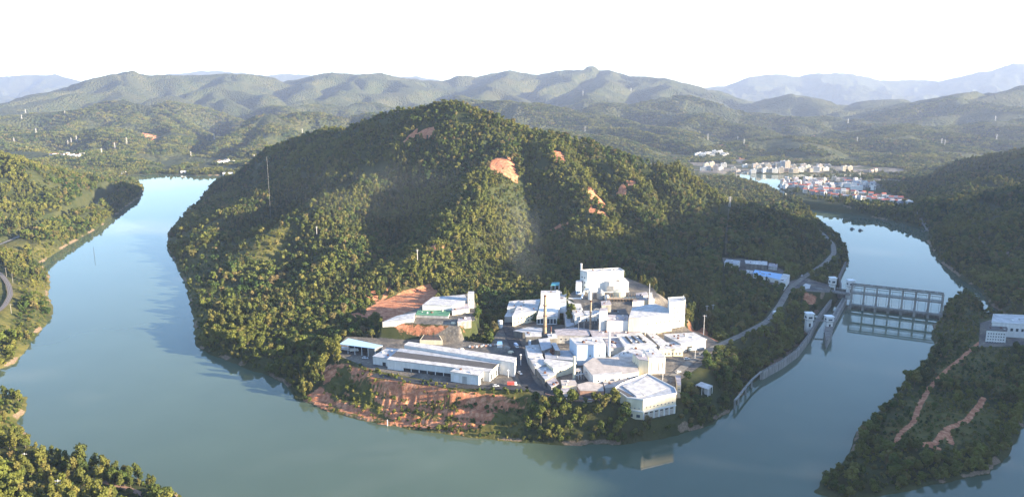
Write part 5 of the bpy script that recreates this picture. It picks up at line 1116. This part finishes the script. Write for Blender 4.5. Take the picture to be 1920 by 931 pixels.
# power house on the right edge
block('power_house', 'long white power station building with square windows at the right edge', 'building', [(1860,605),(2010,614),(2010,595),(1863,590)], 19, 3, M_WHITE, R_WHITE, over=.4, parapet=.8, wins=[(0,1,14,2.4,3.0,12,3,.02,.98)], wallparts=True)
block('office_building', 'small white block with a grid of little windows left of the power station', 'building', [(1850,619),(1888,621),(1888,613),(1852,611)], 17, 4, M_WHITE, R_DGREY, over=.3, wins=[(0,4,7,1.2,1.2,5.2,2.8,.05,.95)])
T = thing('intake_structure', 'dark concrete intake steps below the power station', 'dam', P(1910,640,0)); b = P(1910,640,0)
for i in range(5): MB(b).box((P(1895+i*18, 646, 3)[0], P(1895, 646, 3)[1], -5), 2, 9, 9).build('pier', M_CONCD, T)
MB(b).bar(P(1885, 643, 5), P(1985, 650, 5), 3, 1).build('deck', M_CONC, T)
# blue roofed workshops above the lock road
block('workshop', 'sky blue roofed workshop beside the road above the lock', 'workshop', [(1412,513),(1462,524),(1466,514),(1416,506)], 23, 17, M_WHITE, R_BLUE, over=.5)
block('workshop', 'white roofed end hall joined to the sky blue roofed workshop', 'workshop', [(1461,527),(1471,530),(1481,515.5),(1468,513)], 24, 16, M_WHITE, R_WHITE2, over=.4, wins=[(0,1,2,1.5,1.5,18,3,.1,.9)])
block('long_shed', 'long open fronted white roofed shed above the blue roofed workshop', 'shed', [(1399,494),(1438,497),(1438,490),(1397,488)], 24, 18, M_CONCD, R_WHITE2, over=.6)
block('farm_house', 'white house with small annex left of the long open fronted shed', 'house', [(1358,492),(1382,495),(1388,489),(1362,486)], 25, 18, M_WHITE, R_GREY, over=.3, wins=[(0,1,5,1.2,1.4,20,3,.05,.95)])
block('shed', 'small pale shed right of the long open fronted shed', 'shed', [(1441,499),(1457,501),(1458,495),(1443,493)], 22, 17, M_GREYW, R_MAUVE)
block('hut', 'low pale hut under the trees left of the blue roofed workshop', 'hut', [(1397,511),(1410,513),(1412,508),(1400,506)], 21, 17, M_GREYW, R_WHITE)
# barges and channel markers
for px_, py_2, l in [(1598, 429.5, 'dark flat work barge on the upstream river, left of the pair'), (1613.5, 432, 'dark flat work barge on the upstream river, right of the pair')]:
    b = P(px_, py_2, 0); T = thing('barge', l, 'boat', b, 'barges on the upstream river', .08)
    MB().prism([(-3.2, -1.5, -.4), (3.2, -1.5, -.4), (3.2, 1.5, -.4), (-3.2, 1.5, -.4)], [(-4, -1.7, .9), (4, -1.7, .9), (4, 1.7, .9), (-4, 1.7, .9)]).build('hull', M_DARK, T)
    MB().box((-1, 0, .9), 3.4, 2.6, 2.1).build('cabin', M_CONCD, T)
    MB().box((-1, 0, 3.0), 4.2, 3.2, .2).build('roof', M_STEEL, T)
pole('channel_marker', 'thin dark channel marker standing in the left river arm', 177, 480, 463, 0, .22, mat=M_DARK, cat='marker')
pole('gauge_post', 'white gauge post at the foot of the red terraced bank', 726.5, 797, 786, 0, .28, cat='post')
# utility poles on the hill, masts and pylons
M_POLE = paint('pole_concrete', (.62, .60, .58), .8, .1, 2)
for px_, a, c, l in [(783,496,467,'concrete utility pole with crossarms above the red cliff'),(594.5,447,424,'concrete utility pole with crossarms in the shaded middle of the hill'),(48,868,848,'utility pole on the nearest bank, farther one'),(113,936,898,'utility pole on the nearest bank beside the dirt track')]:
    pole('utility_pole', l, px_, a, c, None, .3 if a < 800 else .2, 2, M_POLE, cat='pole')
for px_, a, c, l in [(1324,606,572,'slim concrete pole right of the corner block, left of three'),(1336,592,570,'slim concrete pole right of the corner block, middle of three'),(1319,628,590,'slim concrete pole right of the corner block, nearest of three'),(1212,575,548,'small concrete pole left of the slim mast tower'),(1552,503,488,'small pole beside the bend of the lock road')]:
    pole('utility_pole', l, px_, a, c, None, .22, 1, M_POLE, cat='pole')
b = hit(508, 412); d = ray(508, 293); top = CAMZ+d[2]*b[1]/d[1]; T = thing('radio_mast', 'very tall thin red and white mast on the left flank of the hill', 'mast', b)
for i in range(12):
    z0_ = b[2]+(top-b[2])*i/12; z1_ = b[2]+(top-b[2])*(i+1)/12; MB(b).tube((b[0], b[1], z0_), (b[0], b[1], z1_), .13, .13, 6).build('section', M_GREYW if i % 2 else M_STEEL, T)
PY_MB = {}
def pylon(label, px, pyb, hpx, group):
    b = hit(px, pyb)
    if b[1] > 15000: return
    h_ = hpx/F*b[1]*1.02; w_ = h_*.16; T = thing('transmission_pylon', label, 'pylon', b, group); k = max(.35, b[1]/9000)
    m_ = MB(b); c = [(-1, -1), (1, -1), (1, 1), (-1, 1)]
    def lv(f): return w_/2*(1-f)**1.2+h_*.012
    for x, y in c: m_.bar((b[0]+x*lv(0), b[1]+y*lv(0), b[2]-2), (b[0]+x*lv(1), b[1]+y*lv(1), b[2]+h_), k*.7)
    for i in range(6):
        f, g_ = i/6, (i+1)/6
        for j in range(4):
            (x, y), (x2, y2) = c[j], c[(j+1) % 4]; m_.bar((b[0]+x*lv(f), b[1]+y*lv(f), b[2]+h_*f), (b[0]+x2*lv(g_), b[1]+y2*lv(g_), b[2]+h_*g_), k*.45)
    m_.build('tower_body', M_POLE, T)
    for f, s in ((.72, .24), (.84, .19), (.95, .14)): MB(b).bar((b[0]-h_*s, b[1], b[2]+h_*f), (b[0]+h_*s, b[1], b[2]+h_*f), k).build('crossarm', M_POLE, T)
LP_ = [(27,268,9),(41,224,8),(48,212,7),(68,251,10),(122,214,6),(128,273,10),(134,269,10),(144,267,12),(191,290,12),(216,281,13),(238,272,14),(358,292,8),(402,262,11),(477,299,9),(567,250,8)]
for i, (a, c, h_) in enumerate(LP_): pylon('pale lattice pylon on the left foothills, %s from the left' % ('1st 2nd 3rd 4th 5th 6th 7th 8th 9th 10th 11th 12th 13th 14th 15th'.split()[i]), a, c, h_, 'pylons on the left foothills')
RP_ = [(1097,246,9),(1093,179,8),(1183,172,7),(1327,262,11),(1383,264,8),(1395,272,11),(1590,231,8),(1607,267,10),(1612,335,12),(1765,272,12),(1771,274,12),(1866,227,9),(1868,264,12)]
for i, (a, c, h_) in enumerate(RP_): pylon('pale lattice pylon on the hills behind the town, %s from the left' % ('1st 2nd 3rd 4th 5th 6th 7th 8th 9th 10th 11th 12th 13th'.split()[i]), a, c, h_, 'pylons behind the town')
pylon('pale lattice pylon above the cleared strip on the right shoulder of the hill', 1368, 388, 20, 'pylon on the hill')

# ------------------------------------------------------------------ the town and the villages
rt = random.Random(5)
TW = [paint('town_wall_'+n, c, .8, .12, .2) for n, c in (('white', (.76, .75, .72)), ('cream', (.72, .62, .48)), ('grey', (.5, .5, .52)), ('beige', (.60, .50, .42)))]
TWN = ['white', 'cream', 'grey', 'beige']; TR_ = [R_GREY, R_RED, R_MAUVE, R_WHITE]; TRN = ['grey flat', 'red', 'brown', 'white']
seen_lab = {}
def house(x, y, z, w_, d_, h_, rz, wi, ri, where, group, cat='building', floors=0, gab=None):
    T = thing('town_block' if floors > 2 else 'town_house', None, cat, (x, y, z), group, rz)
    MB().box((0, 0, -4), w_, d_, h_+4).build('wall', TW[wi], T)
    if gab:
        m_ = MB(); v = [m_.pt(p_) for p_ in [(-w_/2-.4, -d_/2-.5, h_), (w_/2+.4, -d_/2-.5, h_), (w_/2+.4, d_/2+.5, h_), (-w_/2-.4, d_/2+.5, h_), (-w_/2-.4, 0, h_+gab), (w_/2+.4, 0, h_+gab)]]
        m_.f = [(v[0], v[1], v[5], v[4]), (v[2], v[3], v[4], v[5]), (v[3], v[0], v[4]), (v[1], v[2], v[5]), (v[3], v[2], v[1], v[0])]; m_.build('roof', TR_[ri], T)
    else:
        ro = MB().box((0, 0, h_), w_+.7, d_+.7, .5).build('roof', TR_[ri], T)
        if floors > 2: MB().box((w_*.2, 0, h_+.5), w_*.25, d_*.4, 2.4).build('stair_head', TW[wi], T)
    nw = max(2, int(w_/4.5))
    for f in range(floors):
        MB().box((0, -d_/2, f*3.2+1.1), w_*.86, .3, 1.5).build('window_band', M_GLASS, T)
    rep[group] = rep.get(group, 0)+1
    lst.append((T, TWN[wi], TRN[ri], floors, where))
    return T
rep = {}; lst = []
# far riverside row
xs = [1318,1329,1342,1352,1376,1385,1394,1404,1414,1424,1434,1444,1453,1462,1472,1482,1492,1503,1512,1522,1531,1540,1548]
for row, (y0, hh) in enumerate(((321.5, 13), (315.5, 15))):
    for i, px_ in enumerate(xs):
        if row and rt.random() < .25: continue
        x_, y_, _ = P(px_+rt.uniform(-2, 2)+row*4, y0-abs(px_-1460)*.012+rt.uniform(-.5, .5), 6); z_ = gz(x_, y_); fl = rt.choice([3, 4, 4, 5]) if px_ < 1540 else 3
        if row and 1455 < px_ < 1475: fl = 7
        house(x_, y_, z_, rt.uniform(13, 20), rt.uniform(10, 13), fl*3.3, rt.uniform(-.25, .25), rt.choice([0, 0, 1, 1, 3]), rt.choice([0, 0, 3, 2]), ('riverside row', 'second row')[row]+' of the far town', 'blocks in the far town rows', 'building', fl)
for px_, l in [(1583, 0), (1592, 0)]: 
    x_, y_, _ = P(px_, 320, 6); house(x_, y_, gz(x_, y_), 16, 11, 14, .1, 1, 0, 'pair right of the far town', 'detached blocks right of the far town', 'building', 4)
for px_, py_2 in [(1634,321),(1641,320),(1625,323)]:
    x_, y_, _ = P(px_, py_2, 6); house(x_, y_, gz(x_, y_), 10, 9, 9, .3, 3, 1, 'right hill hamlet', 'houses of the right hamlet', 'house', 2)
# blue-white blocks up the side valley
for i in range(15):
    px_ = 1306+i*4.0+rt.uniform(-1, 1); b = hit(px_, 292+rt.uniform(-3, 4)); 
    if b[1] < 4500: house(b[0], b[1], b[2], rt.uniform(14, 20), 11, rt.choice([10, 13, 16]), rt.uniform(-.2, .2), 0, rt.choice([0, 3]), 'side valley', 'white blocks in the side valley', 'building', 4)
# old quarter on the near bank
for i in range(110):
    px_ = rt.uniform(1462, 1640); py_2 = 338+rt.uniform(0, 18)+max(0, px_-1580)*.10
    if py_2 > 336+ (px_-1440)*.22+8: continue
    x_, y_, _ = P(px_, py_2, 8)
    house(x_, y_, gz(x_, y_), rt.uniform(8, 12), rt.uniform(8, 10), rt.choice([6, 9, 9, 12]), rt.uniform(-.6, .6), rt.choice([0, 2, 3, 1]), rt.choice([0, 1, 2, 2]), 'old quarter on the near bank', 'houses of the old quarter', 'house', rt.choice([2, 3]), rt.choice([None, 2.2]))
# red roofed terraces
for r_, (xa, ya, xb, yb, n_) in enumerate([(1508,362,1690,384,26), (1535,356,1700,380,20), (1500,354,1560,363,8)]):
    for i in range(n_):
        f = (i+.5)/n_; x_, y_, _ = P(xa+(xb-xa)*f+rt.uniform(-2.5, 2.5), ya+(yb-ya)*f+rt.uniform(-1.6, 1.6), 14)
        house(x_, y_, gz(x_, y_), rt.uniform(7, 12), rt.uniform(8, 11), rt.uniform(6, 11), -.35+rt.uniform(-.3, .3), rt.choice([0, 0, 1, 2]), rt.choice([1, 1, 1, 0, 2]), ('front', 'middle', 'upper')[r_]+' row near the river bend', 'red roofed row houses', 'house', 2, 2.6)
for px_, py_2, w_, l in [(1592, 351, 34, 0), (1606, 356, 26, 0), (1695, 384, 22, 0), (1703,386,14,0)]:
    x_, y_, _ = P(px_, py_2, 14); house(x_, y_, gz(x_, y_), w_, 14, 10, -.3, 0, 3, 'cluster of big halls by the red roofs', 'large pale halls on the near bank', 'building', 0)
# left villages
for i in range(12):
    b = hit(98+i*5+rt.uniform(-2, 2), 293+rt.uniform(-3, 3)); house(b[0], b[1], b[2], rt.uniform(12, 20), 11, rt.choice([6, 8, 10]), rt.uniform(-.4, .4), rt.choice([0, 0, 1]), rt.choice([3, 1, 0]), 'hamlet below the red earth', 'houses of the left hamlet', 'house', 2)
for i in range(10):
    b = hit(402+i*3.8+rt.uniform(-1, 1), 306+rt.uniform(-2, 3)); house(b[0], b[1], b[2], rt.uniform(10, 16), 10, rt.choice([6, 8, 12]), rt.uniform(-.4, .4), rt.choice([0, 0, 3]), rt.choice([3, 1, 2]), 'far bank hamlet left of the hill', 'houses of the far bank hamlet', 'house', 2)
for px_, py_2, w_ in [(428, 327, 30), (344, 324, 14), (232, 326, 12), (215, 326, 10)]:
    b = hit(px_, py_2); house(b[0], b[1], max(b[2], 2), w_, 12, 6, .1, 0, 3, 'far shore of the left river arm', 'sheds on the far left shore', 'building', 0)
def ordw(k): return '%d%s' % (k, 'th' if 10 <= k % 100 <= 20 else {1: 'st', 2: 'nd', 3: 'rd'}.get(k % 10, 'th'))
by = {}
for q in lst: by.setdefault((q[4], q[1], q[2]), []).append(q)
for (wh, wc, rc), v in by.items():
    v.sort(key=lambda q: q[0].location.x/q[0].location.y)
    for k, q in enumerate(v):
        q[0]['label'] = ('%s walled %s roofed one, %s from left, %s' % (wc, rc, ordw(k+1), wh)) if len(v) > 1 else ('the only %s walled %s roofed one in the %s' % (wc, rc, wh))

# ------------------------------------------------------------------ the nearest trees, each by itself
NM = ['broadleaf_tree']*4+['slender_tree']*3+['bamboo_clump']*2
protos = {}
ISP = ISLE; rows = []
for i, k in enumerate(NEARVI):
    if k not in protos:
        T = bpy.data.objects.new(NM[k], None); c = bpy.data.objects.new('crown', ve[k][0]); t_ = bpy.data.objects.new('trunk' if k < 7 else 'stem', ve[k][1]); protos[k] = (T, c, t_)
    pr_ = protos[k]; T = pr_[0].copy(); COL.objects.link(T); T.location = (NX[i], NY[i], NH[i]-.3); T.scale = (NS[i],)*3; T.rotation_euler.z = NR[i]; T['category'] = 'bamboo' if k > 6 else 'tree'
    for c in pr_[1:]:
        q = c.copy(); COL.objects.link(q); q.parent = T
    rows.append((T, k, NX[i], NY[i], NS[i]))
ins = sdf(NX, NY, ISLE) < 0
def where_(x, y, isl):
    if isl: return ('tip of the wooded spit' if y < 470 else 'dark slope of the wooded spit' if y < 560 else 'wooded spit nearer the power station')
    if x < -60 and y < 520: return 'nearest bank at bottom left'
    if x < -200: return 'left bank'
    return 'green slope below the works' if x > -60 else 'shore by the red terraced bank'
gr_ = {}
for (T, k, x_, y_, s_), il in zip(rows, ins):
    w_ = where_(x_, y_, il); sz = 'small' if s_ < .7 else 'large' if s_ > .95 else 'middling'
    gr_.setdefault((w_, NM[k], sz), []).append(T)
for (w_, nm, sz), v in gr_.items():
    v.sort(key=lambda T: T.location.x/T.location.y)
    kind_ = {'broadleaf_tree': 'leafy round tree', 'slender_tree': 'slender upright tree', 'bamboo_clump': 'feathery bamboo clump'}[nm]
    for j, T in enumerate(v):
        T['label'] = '%s %s, %s from left on the %s' % (sz, kind_, ordw(j+1), w_); T['group'] = '%ss on the %s' % (kind_, w_)
print('objects', len(S.objects))
